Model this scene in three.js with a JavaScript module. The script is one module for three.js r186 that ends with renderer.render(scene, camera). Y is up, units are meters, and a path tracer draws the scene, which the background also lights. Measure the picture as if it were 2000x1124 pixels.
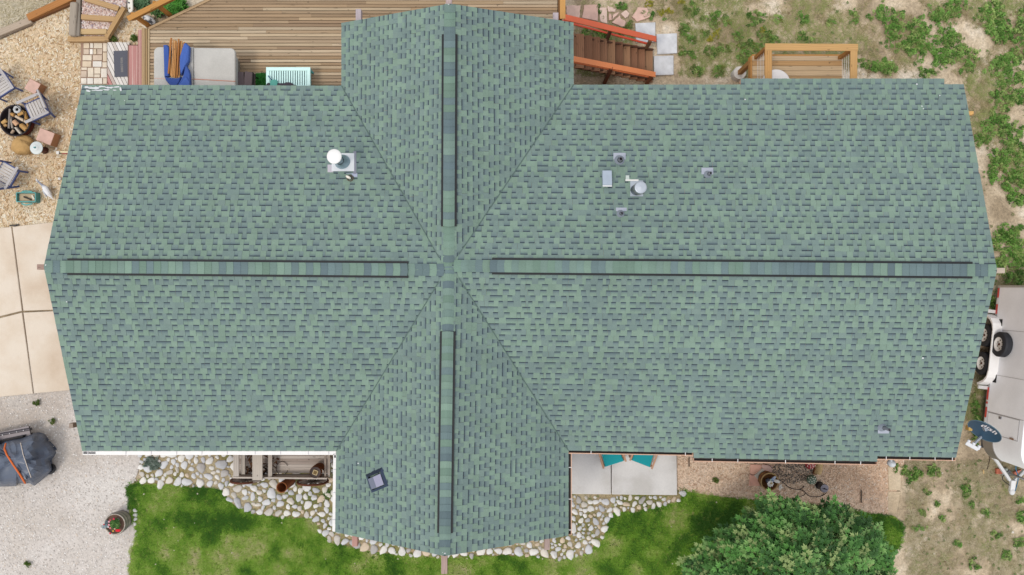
import * as THREE from 'three';
import { mergeGeometries } from 'three/addons/utils/BufferGeometryUtils.js';
import { RoundedBoxGeometry } from 'three/addons/geometries/RoundedBoxGeometry.js';

// ---------------------------------------------------------------- camera, sky, sun, exposure
const K = 0.000643, CAM = 24;                       // metres per photo pixel and metre of distance; drone height
const scene = new THREE.Scene();
const camera = new THREE.PerspectiveCamera(2 * Math.atan(562 * K) * 180 / Math.PI, 1024 / 575, 0.5, 2000);
camera.position.set(0, CAM, 0); camera.up.set(0, 0, -1); camera.lookAt(0, 0, 0);
scene.add(camera);
const renderer = new THREE.WebGLRenderer({ antialias: true });
renderer.toneMapping = THREE.LinearToneMapping;
renderer.toneMappingExposure = 1.0;
renderer.shadowMap.enabled = true;
{ // bright overcast sky, a little brighter overhead and round the veiled sun
  const w = 128, h = 64, d = new Float32Array(w * h * 4), sun = new THREE.Vector3(-0.4, 1, 0.28).normalize();
  for (let j = 0; j < h; j++) for (let i = 0; i < w; i++) {
    const el = ((j + 0.5) / h - 0.5) * Math.PI, az = ((i + 0.5) / w - 0.5) * 2 * Math.PI;
    const v = new THREE.Vector3(Math.cos(el) * Math.cos(az), Math.sin(el), Math.cos(el) * Math.sin(az));
    const s = Math.max(0, v.y), L = v.y < 0 ? 0.35 : (0.8 + 0.38 * s) * 1.06 + 0.5 * Math.pow(Math.max(0, v.dot(sun)), 6);
    const k = (j * w + i) * 4; d[k] = L * 0.985; d[k + 1] = L; d[k + 2] = L * 1.03; d[k + 3] = 1;
  }
  const t = new THREE.DataTexture(d, w, h, THREE.RGBAFormat, THREE.FloatType);
  t.mapping = THREE.EquirectangularReflectionMapping; t.magFilter = THREE.LinearFilter; t.needsUpdate = true;
  scene.background = t; scene.environment = t; scene.backgroundIntensity = 1; scene.environmentIntensity = 1;
}
const sunLight = new THREE.DirectionalLight(0xfff3e2, 1.35);
sunLight.position.set(-0.4 * 40, 40, 0.28 * 40); sunLight.castShadow = true; sunLight.shadow.radius = 24;
sunLight.shadow.mapSize.set(2048, 2048);
Object.assign(sunLight.shadow.camera, { left: -22, right: 22, top: 22, bottom: -22, near: 1, far: 120 });
scene.add(sunLight, sunLight.target);
const GAIN = 1.4;                                    // light on an open level surface: base colour x GAIN = what the picture shows

// ---------------------------------------------------------------- helpers
const V = (x, y, z) => new THREE.Vector3(x, y, z);
const W = (px, py, h = 0) => V((px - 1000) * K * (CAM - h), h, (py - 562) * K * (CAM - h));   // real place of a point seen at a photo pixel, at height h
const S = (h = 0) => K * (CAM - h);
let seed = 1;
const rnd = () => { seed |= 0; seed = seed + 0x6D2B79F5 | 0; let t = Math.imul(seed ^ seed >>> 15, 1 | seed); t = t + Math.imul(t ^ t >>> 7, 61 | t) ^ t; return ((t ^ t >>> 14) >>> 0) / 4294967296; };
const R = (a, b) => a + (b - a) * rnd();
const pick = a => a[Math.floor(rnd() * a.length)];
const clamp = (x, a = 0, b = 1) => Math.min(b, Math.max(a, x));
const SM = x => { x = clamp(x); return x * x * (3 - 2 * x); };
const lerp = (a, b, t) => a + (b - a) * t;
const hash = (x, y, s) => { let n = Math.imul(x, 374761393) + Math.imul(y, 668265263) + Math.imul(s, 974634531) | 0; n = Math.imul(n ^ n >>> 13, 1274126177); return ((n ^ n >>> 16) >>> 0) / 4294967296; };
function vn(x, y, p, s) {                            // value noise that repeats every p cells
  const xi = Math.floor(x), yi = Math.floor(y), fx = SM(x - xi), fy = SM(y - yi), m = v => ((v % p) + p) % p;
  const a = hash(m(xi), m(yi), s), b = hash(m(xi + 1), m(yi), s), c = hash(m(xi), m(yi + 1), s), d = hash(m(xi + 1), m(yi + 1), s);
  return lerp(lerp(a, b, fx), lerp(c, d, fx), fy);
}
function fbm(u, v, p, o, s) { let a = 0, w = 0.5, t = 0; for (let i = 0; i < o; i++) { a += w * vn(u * p, v * p, p, s + i); t += w; p *= 2; w *= 0.55; } return a / t; }
const N2 = (x, y, s = 0) => vn(x + 500, y + 500, 4096, s);
const hex = h => { const c = new THREE.Color(h); return [c.r, c.g, c.b]; };
const C = h => { const c = new THREE.Color(h); return c.multiplyScalar(1 / GAIN); };         // base colour of a surface that looks like h in open daylight
const mixHex = (a, b, t) => { const x = C(a), y = C(b); return x.lerp(y, t); };
const srgb = x => x <= 0.0031308 ? 12.92 * x : 1.055 * Math.pow(x, 1 / 2.4) - 0.055;
function tex(n, metres, fn, ny = n, my = metres) {   // fn(u, v) -> linear rgb
  const d = new Uint8Array(n * ny * 4);
  for (let j = 0; j < ny; j++) for (let i = 0; i < n; i++) { const c = fn(i / n, j / ny), k = (j * n + i) * 4; for (let q = 0; q < 3; q++) d[k + q] = 255 * srgb(clamp(c[q])); d[k + 3] = 255; }
  const t = new THREE.DataTexture(d, n, ny); t.colorSpace = THREE.SRGBColorSpace; t.wrapS = t.wrapT = THREE.RepeatWrapping; t.magFilter = THREE.LinearFilter; t.minFilter = THREE.LinearMipmapLinearFilter; t.generateMipmaps = true;
  t.repeat.set(1 / metres, 1 / my); t.needsUpdate = true; return t;
}
const ramp = (stops, t) => { t = clamp(t) * (stops.length - 1); const i = Math.min(stops.length - 2, Math.floor(t)), f = t - i; return [0, 1, 2].map(q => lerp(stops[i][q], stops[i + 1][q], f)); };
const mul = (c, m) => c.map(x => x * m);
const ground = (metres, s, stops, speck, soft = 6) => tex(1024, metres, (u, v) => {
  const a = fbm(u, v, soft, 5, s), b = vn(u * 400, v * 400, 400, s + 20), c = vn(u * 170, v * 170, 170, s + 30), e = fbm(u, v, 2, 3, s + 40);
  return mul(ramp(stops, (a - 0.5) * 1.9 + 0.5 + (e - 0.5) * 0.5), 1 + speck * ((b - 0.5) * 1.2 + (c - 0.5)));
});
const H = (...l) => l.map(hex);
const T = {
  dirt: ground(9, 1, H('#a39279', '#bba98f', '#cfbea5', '#e2d5c2'), 0.34, 12),
  chips: ground(7, 2, H('#ceb494', '#dac2a2', '#e2ceb2', '#e9dac2'), 0.4, 4),
  gravel: ground(8, 3, H('#bdb2a9', '#c8c0b9', '#d1cac5', '#d9d4d0'), 0.22, 4),
  mulch: ground(7, 4, H('#c9a98e', '#d8b99f', '#e2c8b0', '#e9d2be'), 0.4, 4),
  lawn: ground(8, 5, H('#4f7018', '#6b8c28', '#869c42', '#aeb072'), 0.4, 5),
  warm: tex(1024, 6, (u, v) => mul(ramp(H('#cdb9a3', '#d6c4b0', '#dfd0be', '#e6dacb'), (fbm(u, v, 5, 6, 7) - 0.5) * 2.2 + 0.5), 1 + 0.05 * (vn(u * 300, v * 300, 300, 8) - 0.5))),
  grey: tex(512, 4, (u, v) => mul(ramp(H('#d0cecc', '#dfdede', '#e7e6e6', '#ecebeb'), (fbm(u, v, 4, 6, 9) - 0.5) * 2 + 0.5), 1 + 0.08 * (vn(u * 200, v * 200, 200, 8) - 0.5))),
  wood: tex(512, 2.4, (u, v) => { const g = fbm(u, v * 10, 3, 5, 11), f = vn(u * 6, v * 190, 190, 12), k = vn(u * 14, v * 14, 14, 13) > 0.93 ? 0.55 : 1; return mul([1, 0.97, 0.93], (0.62 + 0.5 * g * 0.75 + 0.2 * (f - 0.5)) * k); }, 512, 0.6),
  grain: tex(512, 1.6, (u, v) => { const x = 0.86 + 0.22 * (vn(u * 256, v * 256, 256, 15) - 0.5) + 0.2 * (fbm(u, v, 4, 4, 16) - 0.5); return [x, x, x * 1.0]; }),
  mottle: tex(512, 1.0, (u, v) => { const x = 0.86 + 0.45 * (fbm(u, v, 5, 6, 17) - 0.5) + 0.1 * (vn(u * 200, v * 200, 200, 18) - 0.5); return [x, x * 0.995, x * 0.985]; }),
  wear: tex(512, 2.5, (u, v) => { const a = fbm(u, v, 5, 5, 19); const x = 0.93 + 0.16 * (a - 0.5) + 0.05 * (vn(u * 160, v * 160, 160, 20) - 0.5); return [x, x, x]; }),
  rust: tex(256, 1.0, (u, v) => { const a = fbm(u, v, 6, 5, 21); return ramp(H('#7d5a3c', '#b98a5a', '#d6a878', '#8e6a48'), (a - 0.5) * 2.2 + 0.5); }),
};
const MAT = {};
const mat = (name, o) => MAT[name] = new (o.transmission || o.clearcoat ? THREE.MeshPhysicalMaterial : THREE.MeshStandardMaterial)({ roughness: 0.85, vertexColors: true, name, ...o });
mat('plain', { map: T.wear }); mat('paint', { map: T.wear, roughness: 0.45 }); mat('gloss', { roughness: 0.3, map: T.wear });
mat('wood', { map: T.wood, bumpMap: T.wood, bumpScale: 0.004 }); mat('stone', { map: T.mottle, bumpMap: T.mottle, bumpScale: 0.006 });
mat('shingle', { map: T.grain, roughness: 0.95, bumpMap: T.grain, bumpScale: 0.002 }); mat('metal', { metalness: 0.75, roughness: 0.42, map: T.wear });
mat('fabric', { map: T.grain, roughness: 0.9 }); mat('rubber', { roughness: 0.7, map: T.wear }); mat('rust', { map: T.rust, roughness: 0.8, metalness: 0.2 });
mat('foliage', { roughness: 0.75, side: THREE.DoubleSide, transmission: 0.22, thickness: 0 });
mat('grass', { roughness: 0.8, side: THREE.DoubleSide });
const sheetMat = (t, bump = 0.02) => new THREE.MeshStandardMaterial({ map: t, roughness: 0.95, color: new THREE.Color(1 / GAIN, 1 / GAIN, 1 / GAIN), bumpMap: t, bumpScale: bump });

const names = {};
const numbered = n => { const k = names[n] = (names[n] ?? -1) + 1; return k ? `${n}_${String(k).padStart(3, '0')}` : n; };
function shadow(o) { o.traverse(m => { if (m.isMesh) { m.castShadow = m.receiveShadow = true; } }); return o; }
function tag(o, label, category, group) { o.userData.label = label; o.userData.category = category; if (group) o.userData.group = group; return o; }
function thing(name, label, category, base, group) { // a Group at the thing's base; parts are then built in world places and moved under it
  const g = new THREE.Group(); g.name = numbered(name); g.position.copy(base); tag(g, label, category, group); scene.add(g); return g;
}
function structure(o, name) { o.name = name; o.userData.kind = 'structure'; scene.add(o); return o; }
const white = new THREE.Color(1, 1, 1);
function prep(geo, col = white) {                    // position, normal, uv, colour; no index
  let g = geo.index ? geo.toNonIndexed() : geo; const n = g.attributes.position.count;
  if (!g.attributes.normal) g.computeVertexNormals();
  if (!g.attributes.uv) { const uv = new Float32Array(n * 2), p = g.attributes.position; for (let i = 0; i < n; i++) { uv[2 * i] = p.getX(i); uv[2 * i + 1] = p.getZ(i) + p.getY(i); } g.setAttribute('uv', new THREE.BufferAttribute(uv, 2)); }
  if (!g.attributes.color) { const a = new Float32Array(n * 3); for (let i = 0; i < n; i++) { a[3 * i] = col.r; a[3 * i + 1] = col.g; a[3 * i + 2] = col.b; } g.setAttribute('color', new THREE.BufferAttribute(a, 3)); }
  for (const k of Object.keys(g.attributes)) if (!['position', 'normal', 'uv', 'color'].includes(k)) g.deleteAttribute(k);
  return g;
}
function scaleUV(g, su, sv, ou = 0, ov = 0) { const a = g.attributes.uv; for (let i = 0; i < a.count; i++) a.setXY(i, a.getX(i) * su + ou, a.getY(i) * sv + ov); return g; }
const UPV = V(0, 1, 0);
function basis(a, b, up = UPV) { const x = b.clone().sub(a).normalize(), z = x.clone().cross(up); if (z.lengthSq() < 1e-6) z.set(0, 0, 1); z.normalize(); const y = z.clone().cross(x); return new THREE.Matrix4().makeBasis(x, y, z).setPosition(a.clone().add(b).multiplyScalar(0.5)); }
class Kit {
  constructor() { this.g = []; }
  add(geo, col) { this.g.push(prep(geo, col)); return this; }
  bar(a, b, w, t, col, up, bevel = 0) {              // a board from a to b: w wide (level), t thick (upright)
    const L = a.distanceTo(b), g = bevel ? new RoundedBoxGeometry(L, t, w, 1, bevel) : new THREE.BoxGeometry(L, t, w);
    scaleUV(g, L, Math.max(w, t), R(0, 5), R(0, 5)); g.applyMatrix4(basis(a, b, up)); return this.add(g, col);
  }
  box(c, w, h, d, col, ry = 0, bevel = 0) {
    const g = bevel ? new RoundedBoxGeometry(w, h, d, 2, bevel) : new THREE.BoxGeometry(w, h, d); scaleUV(g, Math.max(w, d), Math.max(h, Math.min(w, d)), R(0, 5), R(0, 5)); g.rotateY(ry); g.translate(c.x, c.y, c.z); return this.add(g, col);
  }
  cyl(a, b, r0, r1, col, seg = 14, open = false) {
    const L = a.distanceTo(b), g = new THREE.CylinderGeometry(r1, r0, L, seg, 1, open); g.rotateZ(-Math.PI / 2); g.applyMatrix4(basis(a, b)); return this.add(g, col);
  }
  tube(pts, r, col, seg = 24) { return this.add(new THREE.TubeGeometry(new THREE.CatmullRomCurve3(pts), seg, r, 6), col); }
  lathe(prof, c, col, seg = 24) { const g = new THREE.LatheGeometry(prof.map(p => new THREE.Vector2(p[0], p[1])), seg); g.translate(c.x, c.y, c.z); return this.add(g, col); }
  ball(c, rx, ry, rz, col, w = 14, h = 10) { const g = new THREE.SphereGeometry(1, w, h); g.scale(rx, ry, rz); g.translate(c.x, c.y, c.z); return this.add(g, col); }
  prism(poly, top, thick, col, bevel = 0) { return this.add(prismGeo(poly, top, thick, bevel), col); }
  build(name, material, parent, label) {
    const g = this.g.length > 1 ? mergeGeometries(this.g) : this.g[0], m = new THREE.Mesh(g, material); m.name = name; if (label) m.userData.label = label;
    if (parent) attach(m, parent); return m;
  }
}
const kit = () => new Kit();
function attach(m, parent) {                         // m was built in world places
  let o = V(0, 0, 0); for (let p = parent; p && p !== scene; p = p.parent) o.add(p.position); m.position.sub(o); parent.add(m); return m;
}
function solo(k, name, material, base, label, category, group) { // a thing that is one mesh
  const m = k.build(name, material); m.geometry.translate(-base.x, -base.y, -base.z); m.position.copy(base); m.name = numbered(name); tag(m, label, category, group); scene.add(m); return m;
}
function prismGeo(poly, top, thick, bevel = 0) {     // poly: [x, z] in metres
  const s = new THREE.Shape(poly.map(p => new THREE.Vector2(p[0], p[1])));
  const g = new THREE.ExtrudeGeometry(s, { depth: Math.max(0.001, thick - 2 * bevel), bevelEnabled: bevel > 0, bevelSize: bevel, bevelThickness: bevel, bevelOffset: -bevel, bevelSegments: 1 });
  g.rotateX(Math.PI / 2); g.translate(0, top - bevel, 0); return g;
}
const XZ = (poly, h = 0) => poly.map(([x, y]) => { const p = W(x, y, h); return [p.x, p.z]; });
const rectPx = (x0, y0, x1, y1) => [[x0, y0], [x1, y0], [x1, y1], [x0, y1]];
function inPoly(x, y, P) { let c = false; for (let i = 0, j = P.length - 1; i < P.length; j = i++) { const [xi, yi] = P[i], [xj, yj] = P[j]; if (yi > y !== yj > y && x < (xj - xi) * (y - yi) / (yj - yi) + xi) c = !c; } return c; }
function rough(poly, amp, step, s) {                 // an outline with a natural, uneven edge
  const out = []; for (let i = 0; i < poly.length; i++) { const [x0, y0] = poly[i], [x1, y1] = poly[(i + 1) % poly.length], L = Math.hypot(x1 - x0, y1 - y0), n = Math.max(1, Math.round(L / step)); for (let k = 0; k < n; k++) { const t = k / n, x = lerp(x0, x1, t), y = lerp(y0, y1, t); out.push([x + amp * 2 * (N2(x * 0.09, y * 0.09, s) - 0.5) + amp * (N2(x * 0.3, y * 0.3, s + 1) - 0.5), y + amp * 2 * (N2(x * 0.09, y * 0.09, s + 2) - 0.5) + amp * (N2(x * 0.3, y * 0.3, s + 3) - 0.5)]); } } return out;
}
function sheet(name, polyPx, h, material) {
  const s = new THREE.Shape(XZ(polyPx, h).map(p => new THREE.Vector2(p[0], p[1]))), g = new THREE.ShapeGeometry(s); g.rotateX(Math.PI / 2); g.translate(0, h, 0);
  const n = g.attributes.normal; for (let i = 0; i < n.count; i++) n.setXYZ(i, 0, 1, 0); const ix = g.index; for (let i = 0; i < ix.count; i += 3) { const a = ix.getX(i); ix.setX(i, ix.getX(i + 1)); ix.setX(i + 1, a); }
  return structure(new THREE.Mesh(g, material), name);
}
// the land: level round the house, falling 1.3 m towards the back right
const landH = (x, z) => -1.3 * SM((x + 1) / 2.2) * (1 - SM((z + 5.6) / 5.2));
const G = (px, py) => { let p = W(px, py, 0); for (let i = 0; i < 6; i++) p = W(px, py, landH(p.x, p.z)); return p; };
const dummy = new THREE.Object3D();
function scatter(name, geo, material, list, kindLabel, category) { // stuff nobody could count: list of [position, turn, scale, colour, tilt]
  const m = new THREE.InstancedMesh(geo, material, list.length);
  list.forEach(([p, ry, s, c, tx = 0, sy = s], i) => { dummy.position.copy(p); dummy.rotation.set(tx, ry, 0, 'YXZ'); dummy.scale.set(s, sy, s); dummy.updateMatrix(); m.setMatrixAt(i, dummy.matrix); m.setColorAt(i, c); });
  m.name = name; m.userData.kind = 'stuff'; if (kindLabel) tag(m, kindLabel, category); return m;
}

// ---------------------------------------------------------------- the ground
seed = 11;
{ // one sheet to the horizon, fine near the house
  const axis = (half, n, far, m) => { const a = []; for (let i = -n; i <= n; i++) a.push(half * i / n); for (let i = 1; i <= m; i++) { const d = half + (far - half) * Math.pow(i / m, 2.2); a.push(d); a.unshift(-d); } return a; };
  const xs = axis(17, 120, 400, 14), zs = axis(11, 80, 400, 14), nx = xs.length, nz = zs.length, pos = [], uv = [], idx = [];
  for (const z of zs) for (const x of xs) { const e = landH(x, z); pos.push(x, e - 0.012 + (x > 1 ? 0.02 * (fbm(x * 0.05 + 9, z * 0.05 + 9, 32, 3, 41) - 0.5) : 0), z); uv.push(x, z); }
  for (let j = 0; j < nz - 1; j++) for (let i = 0; i < nx - 1; i++) { const a = j * nx + i, b = a + 1, c = a + nx, d = c + 1; idx.push(a, c, b, b, c, d); }
  const g = new THREE.BufferGeometry(); g.setAttribute('position', new THREE.Float32BufferAttribute(pos, 3)); g.setAttribute('uv', new THREE.Float32BufferAttribute(uv, 2)); g.setIndex(idx); g.computeVertexNormals();
  structure(new THREE.Mesh(g, sheetMat(T.dirt, 0.03)), 'ground');
}
const PATCH = {
  straw: [[-160, -160], [150, -160], [150, -20], [0, 66], [-160, 120]],
  chips: [[-160, 100], [0, 60], [128, 0], [160, -10], [240, -80], [300, -60], [300, 220], [210, 460], [-160, 470]],
  gravel: [[-160, 700], [200, 700], [262, 850], [272, 900], [266, 938], [246, 960], [252, 1000], [266, 1040], [254, 1090], [246, 1210], [-160, 1210]],
  rocks: [[270, 840], [655, 840], [662, 1030], [870, 1070], [1085, 1030], [1100, 955], [1320, 955], [1336, 962], [1326, 980], [1245, 1000], [1200, 1000], [1186, 1022], [1178, 1052], [1150, 1082], [1098, 1094], [1030, 1086], [940, 1086], [870, 1090], [800, 1086], [730, 1080], [650, 1062], [624, 1040], [614, 1014], [560, 1012], [500, 1006], [452, 984], [430, 955], [380, 952], [330, 948], [274, 948]],
  lawn: [[246, 950], [300, 930], [700, 960], [700, 1030], [1100, 1040], [1180, 980], [1300, 950], [1330, 958], [1440, 975], [1520, 980], [1600, 988], [1700, 1004], [1752, 1012], [1768, 1036], [1757, 1070], [1740, 1090], [1736, 1210], [244, 1210], [256, 1080], [268, 1040], [254, 1000]],
  mulch: [[1300, 840], [1775, 850], [1766, 900], [1763, 935], [1736, 1006], [1690, 1002], [1600, 988], [1520, 980], [1440, 975], [1375, 966], [1300, 958]],
};
sheet('dry_grass_bank', rough(PATCH.straw, 3, 12, 60), 0.012, sheetMat(ground(5, 51, H('#cabda6', '#dacfba', '#e6ddcc', '#eee7da'), 0.4, 7), 0.03));
sheet('wood_chip_yard', rough(PATCH.chips, 2.5, 10, 61), 0.02, sheetMat(T.chips, 0.03));
sheet('gravel_yard', rough(PATCH.gravel, 4, 10, 62), 0.016, sheetMat(T.gravel, 0.02));
sheet('lawn', rough(PATCH.lawn, 4, 9, 63), 0.024, sheetMat(T.lawn, 0.03));
sheet('mulch_bed', rough(PATCH.mulch, 2, 10, 64), 0.03, sheetMat(T.mulch, 0.03));
const rockBed = sheet('river_rock_bed', rough(PATCH.rocks, 3, 10, 65), 0.036, sheetMat(ground(5, 6, H('#6f7440', '#8f8358', '#a89878', '#b3a78a'), 0.4, 7), 0.03));
function slabSet(name, polys, top, thick, m, s) {    // separate concrete slabs with joints between
  const g = new THREE.Group(); structure(g, name); g.position.copy(W(polys[0][0][0], polys[0][0][1], 0));
  for (const p of polys) kit().prism(XZ(p, top), top, thick, white, 0.012).build('slab', m, g);
  return g;
}
const slabMat = t => new THREE.MeshStandardMaterial({ map: t, roughness: 0.9, color: new THREE.Color(1 / GAIN, 1 / GAIN, 1 / GAIN), bumpMap: t, bumpScale: 0.003 });
slabSet('concrete_driveway', [
  [[-200, 462], [21, 443.5], [42, 607.5], [-200, 666]], [[23, 443], [230, 420], [230, 600], [98, 605.5], [44.5, 607.5]],
  [[-200, 672], [42, 611], [63.5, 769.5], [-200, 796]], [[44.5, 611], [98, 608.5], [230, 603], [230, 752], [132, 763], [65.5, 769]]], 0.07, 0.12, slabMat(T.warm));
slabSet('concrete_porch', [[[1100, 830], [1193, 830], [1193.4, 966.5], [1112, 965.5]], [[1195, 830], [1321, 830], [1323, 968], [1195.4, 966.5]]], 0.14, 0.18, slabMat(T.grey));
slabSet('slab_path', [[[1735, 912], [1763, 914], [1760, 959], [1736, 958]], [[1735, 960.5], [1760, 961], [1752, 1003], [1735, 1002]]], 0.045, 0.06, slabMat(ground(5, 9, H('#bda88c', '#cdb99d', '#d9c7ac'), 0.25, 6)));

// loose litter on the ground
{
  const chip = prep(new THREE.BoxGeometry(0.07, 0.008, 0.022)), pebble = prep(new THREE.IcosahedronGeometry(0.022, 0).scale(1, 0.3, 1)), out = (n, poly, h, sc, cols, flat) => {
    const b = poly.reduce((a, [x, y]) => [Math.min(a[0], x), Math.min(a[1], y), Math.max(a[2], x), Math.max(a[3], y)], [9e9, 9e9, -9e9, -9e9]), l = [];
    const x0 = Math.max(b[0], -60), x1 = Math.min(b[2], 2060), y0 = Math.max(b[1], -60), y1 = Math.min(b[3], 1180);
    for (let i = 0; i < n * 6 && l.length < n; i++) { const x = R(x0, x1), y = R(y0, y1); if (inPoly(x, y, poly)) l.push([W(x, y, h), R(0, 6.28), R(...sc), C(pick(cols)), flat ? R(-0.3, 0.3) : R(-0.1, 0.1)]); }
    return l;
  };
  scene.add(scatter('wood_chips', chip, MAT.plain, out(9000, PATCH.chips, 0.028, [0.5, 1.5], ['#f0e2c8', '#e6d3ae', '#c9a87c', '#b4926a', '#dcc39c', '#f4ead6']), 'pale wood chips spread over the yard round the fire pit', 'wood chips'));
  scene.add(scatter('mulch_chips', chip, MAT.plain, out(4500, PATCH.mulch, 0.038, [0.35, 1.0], ['#ecd4bc', '#e0c2a6', '#cfaa8e', '#bd9a80', '#f2dfcd']), 'pinkish bark chips covering the bed in front of the house', 'mulch'));
  scene.add(scatter('dark_mulch', chip, MAT.plain, (() => { const l = []; for (let i = 0; i < 520; i++) { const a = R(0, 6.28), r = Math.sqrt(rnd()); l.push([W(1548 + 42 * r * Math.cos(a), 923 + 22 * r * Math.sin(a), 0.042), R(0, 6.28), R(0.4, 0.9), C(pick(['#5c5653', '#7a716a', '#9a8978', '#6c6560'])), 0]); } return l; })(), 'dark bark chips scattered left of the red toadstool', 'mulch'));
  scene.add(scatter('gravel_stones', pebble, MAT.plain, out(6000, PATCH.gravel, 0.022, [0.4, 1.25], ['#f6f3f0', '#dcd6d1', '#cbc3bd', '#ece7e3', '#c0b8b2', '#e2d4c6']), 'grey crushed gravel of the yard beside the barrel planter', 'gravel'));
}

// ---------------------------------------------------------------- river rock, one stone at a time
seed = 23;
{
  const shapes = []; for (let v = 0; v < 7; v++) { const g = new THREE.SphereGeometry(1, 9, 6), p = g.attributes.position; for (let i = 0; i < p.count; i++) { const x = p.getX(i), y = p.getY(i), z = p.getZ(i), a = Math.atan2(z, x); const f = 1 + 0.16 * Math.sin(a * 2 + v) + 0.11 * Math.sin(a * 3 + v * 2.3) + 0.05 * Math.sin(a * 5 + v); p.setXYZ(i, x * f, y * (0.92 + 0.12 * Math.sin(a * 2 + v)), z * f); } g.computeVertexNormals(); scaleUV(g, 0.16, 0.12, v * 0.37, v * 0.21); shapes.push(prep(g)); }
  const tones = ['#f4f3f1', '#efeeec', '#e6e7ea', '#f6f4ee', '#dcdee2', '#ece6dc', '#f1f0ee', '#ccced4', '#f0f0f0', '#e6d4bc', '#f8f7f5', '#e2e4e8', '#d9d4cc', '#c2bfbe', '#dfe1e6'].map(t => { const m = MAT.stone.clone(); m.color = C(t).multiplyScalar(1.03); return m; });
  const placed = [], hard = [[1112, 840, 1323, 968]];
  const bad = (x, y, r) => hard.some(b => x > b[0] - r && x < b[2] + r && y > b[1] - r && y < b[3] + r) || (x > 662 && x < 1104 && y < 1030);
  const grid = new Map(), cell = 16, key = (i, j) => i * 1000 + j;
  const tryAt = (x, y, r) => { if (!inPoly(x, y, PATCH.rocks) || bad(x, y, r) || y < 872) return; const ci = Math.floor(x / cell), cj = Math.floor(y / cell); for (let i = -2; i <= 2; i++) for (let j = -2; j <= 2; j++) for (const q of grid.get(key(ci + i, cj + j)) ?? []) if (Math.hypot(q[0] - x, q[1] - y) < (q[2] + r) * 0.96 + 0.35) return; const k = key(ci, cj); if (!grid.has(k)) grid.set(k, []); grid.get(k).push([x, y, r]); placed.push([x, y, r]); };
  const edge = PATCH.rocks.slice(11); for (let i = 0; i < edge.length - 1; i++) { const [a, b] = [edge[i], edge[i + 1]], L = Math.hypot(b[0] - a[0], b[1] - a[1]); for (let t = 0; t < L; t += R(15, 22)) { const x = lerp(a[0], b[0], t / L), y = lerp(a[1], b[1], t / L); tryAt(x, y - R(6, 9), R(6, 9.5)); } }
  for (const [n, a, b] of [[220, 8, 10.5], [1500, 6.2, 8], [9000, 4.7, 6.2], [20000, 3.4, 4.7], [16000, 2.4, 3.4]]) for (let i = 0; i < n; i++) { const x = R(268, 1340), y = R(872, 1098), sparse = (x > 600 && y > 1010) || x > 1100 ? 0.85 : 1; if (b < 3.7 && rnd() < 0.8) continue; tryAt(x, y, R(a, b) * sparse); }
  placed.sort((a, b) => b[2] - a[2]);
  const rest = [];
  placed.forEach(([x, y, r], i) => {
    const p = W(x, y, 0.045), s = r * S(0), a = R(0.86, 1.24), m = pick(tones), ry = R(0, 6.28), tall = R(0.32, 0.48) * s;
    if (i < 300) { const o = new THREE.Mesh(pick(shapes), m); o.position.copy(p); o.scale.set(s * a * 1.04, tall, s / a * 1.04); o.rotation.y = ry; o.name = 'stone'; rockBed.add(o); }
    else rest.push([p, ry, s * 1.02, m.color, 0, tall]);
  });
  rockBed.add(scatter('small_stones', shapes[2], MAT.stone, rest));
  for (const [x, y, r, look] of [[263, 998, 4.2, 'northernmost'], [264, 1006.5, 4.6, 'second from the top'], [264, 1014.5, 4, 'third from the top'], [262.5, 1024, 3.8, 'lowest and set a little apart']]) {
    const o = new THREE.Mesh(shapes[0], tones[0]); o.position.copy(W(x, y, 0.05)); o.scale.set(r * S(), 0.05, r * S() * 0.95); o.rotation.y = r * 9; o.name = numbered('edging_stone'); tag(o, `small white stone right of the barrel planter, ${look}`, 'stone', 'white stones beside the barrel planter'); scene.add(o);
  }
}

// ---------------------------------------------------------------- grass and weeds
seed = 31;
const up = g => { const p = g.attributes.position; for (let t = 0; t < p.count; t += 3) { const q = [0, 1, 2].map(i => V(p.getX(t + i), p.getY(t + i), p.getZ(t + i))); if (q[1].clone().sub(q[0]).cross(q[2].clone().sub(q[0])).y < 0) { p.setXYZ(t + 1, ...q[2]); p.setXYZ(t + 2, ...q[1]); } } g.computeVertexNormals(); return prep(g); };   // faces turned upward
const blades = (n, len, wid, lean) => { const pos = []; for (let i = 0; i < n; i++) { const a = i / n * 6.28 + R(-0.4, 0.4), l = len * R(0.7, 1.2), c = Math.cos(a), s = Math.sin(a), o = R(0, len * 0.4), e = lean * R(0.6, 1.3); pos.push(c * o - s * wid, 0, s * o + c * wid, c * o + s * wid, 0, s * o - c * wid, c * (o + l * e), l * R(0.6, 1), s * (o + l * e)); } const g = new THREE.BufferGeometry(); g.setAttribute('position', new THREE.Float32BufferAttribute(pos, 3)); return up(g); };
const leaves = (n, len, wid, rise) => { const pos = []; for (let i = 0; i < n; i++) { const a = i * 2.4 + R(-0.3, 0.3), l = len * R(0.6, 1.15), c = Math.cos(a), s = Math.sin(a), w = wid * R(0.7, 1.2), h = rise * R(0.5, 1.2), P = (d, q, y) => [c * d - s * q, y, s * d + c * q]; const A = P(0.01, 0, h * 0.3), B = P(l * 0.5, w, h), D = P(l * 0.5, -w, h * 0.9), E = P(l, 0, h * R(0.4, 0.9)); pos.push(...A, ...B, ...E, ...A, ...E, ...D); } const g = new THREE.BufferGeometry(); g.setAttribute('position', new THREE.Float32BufferAttribute(pos, 3)); return up(g); };
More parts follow.
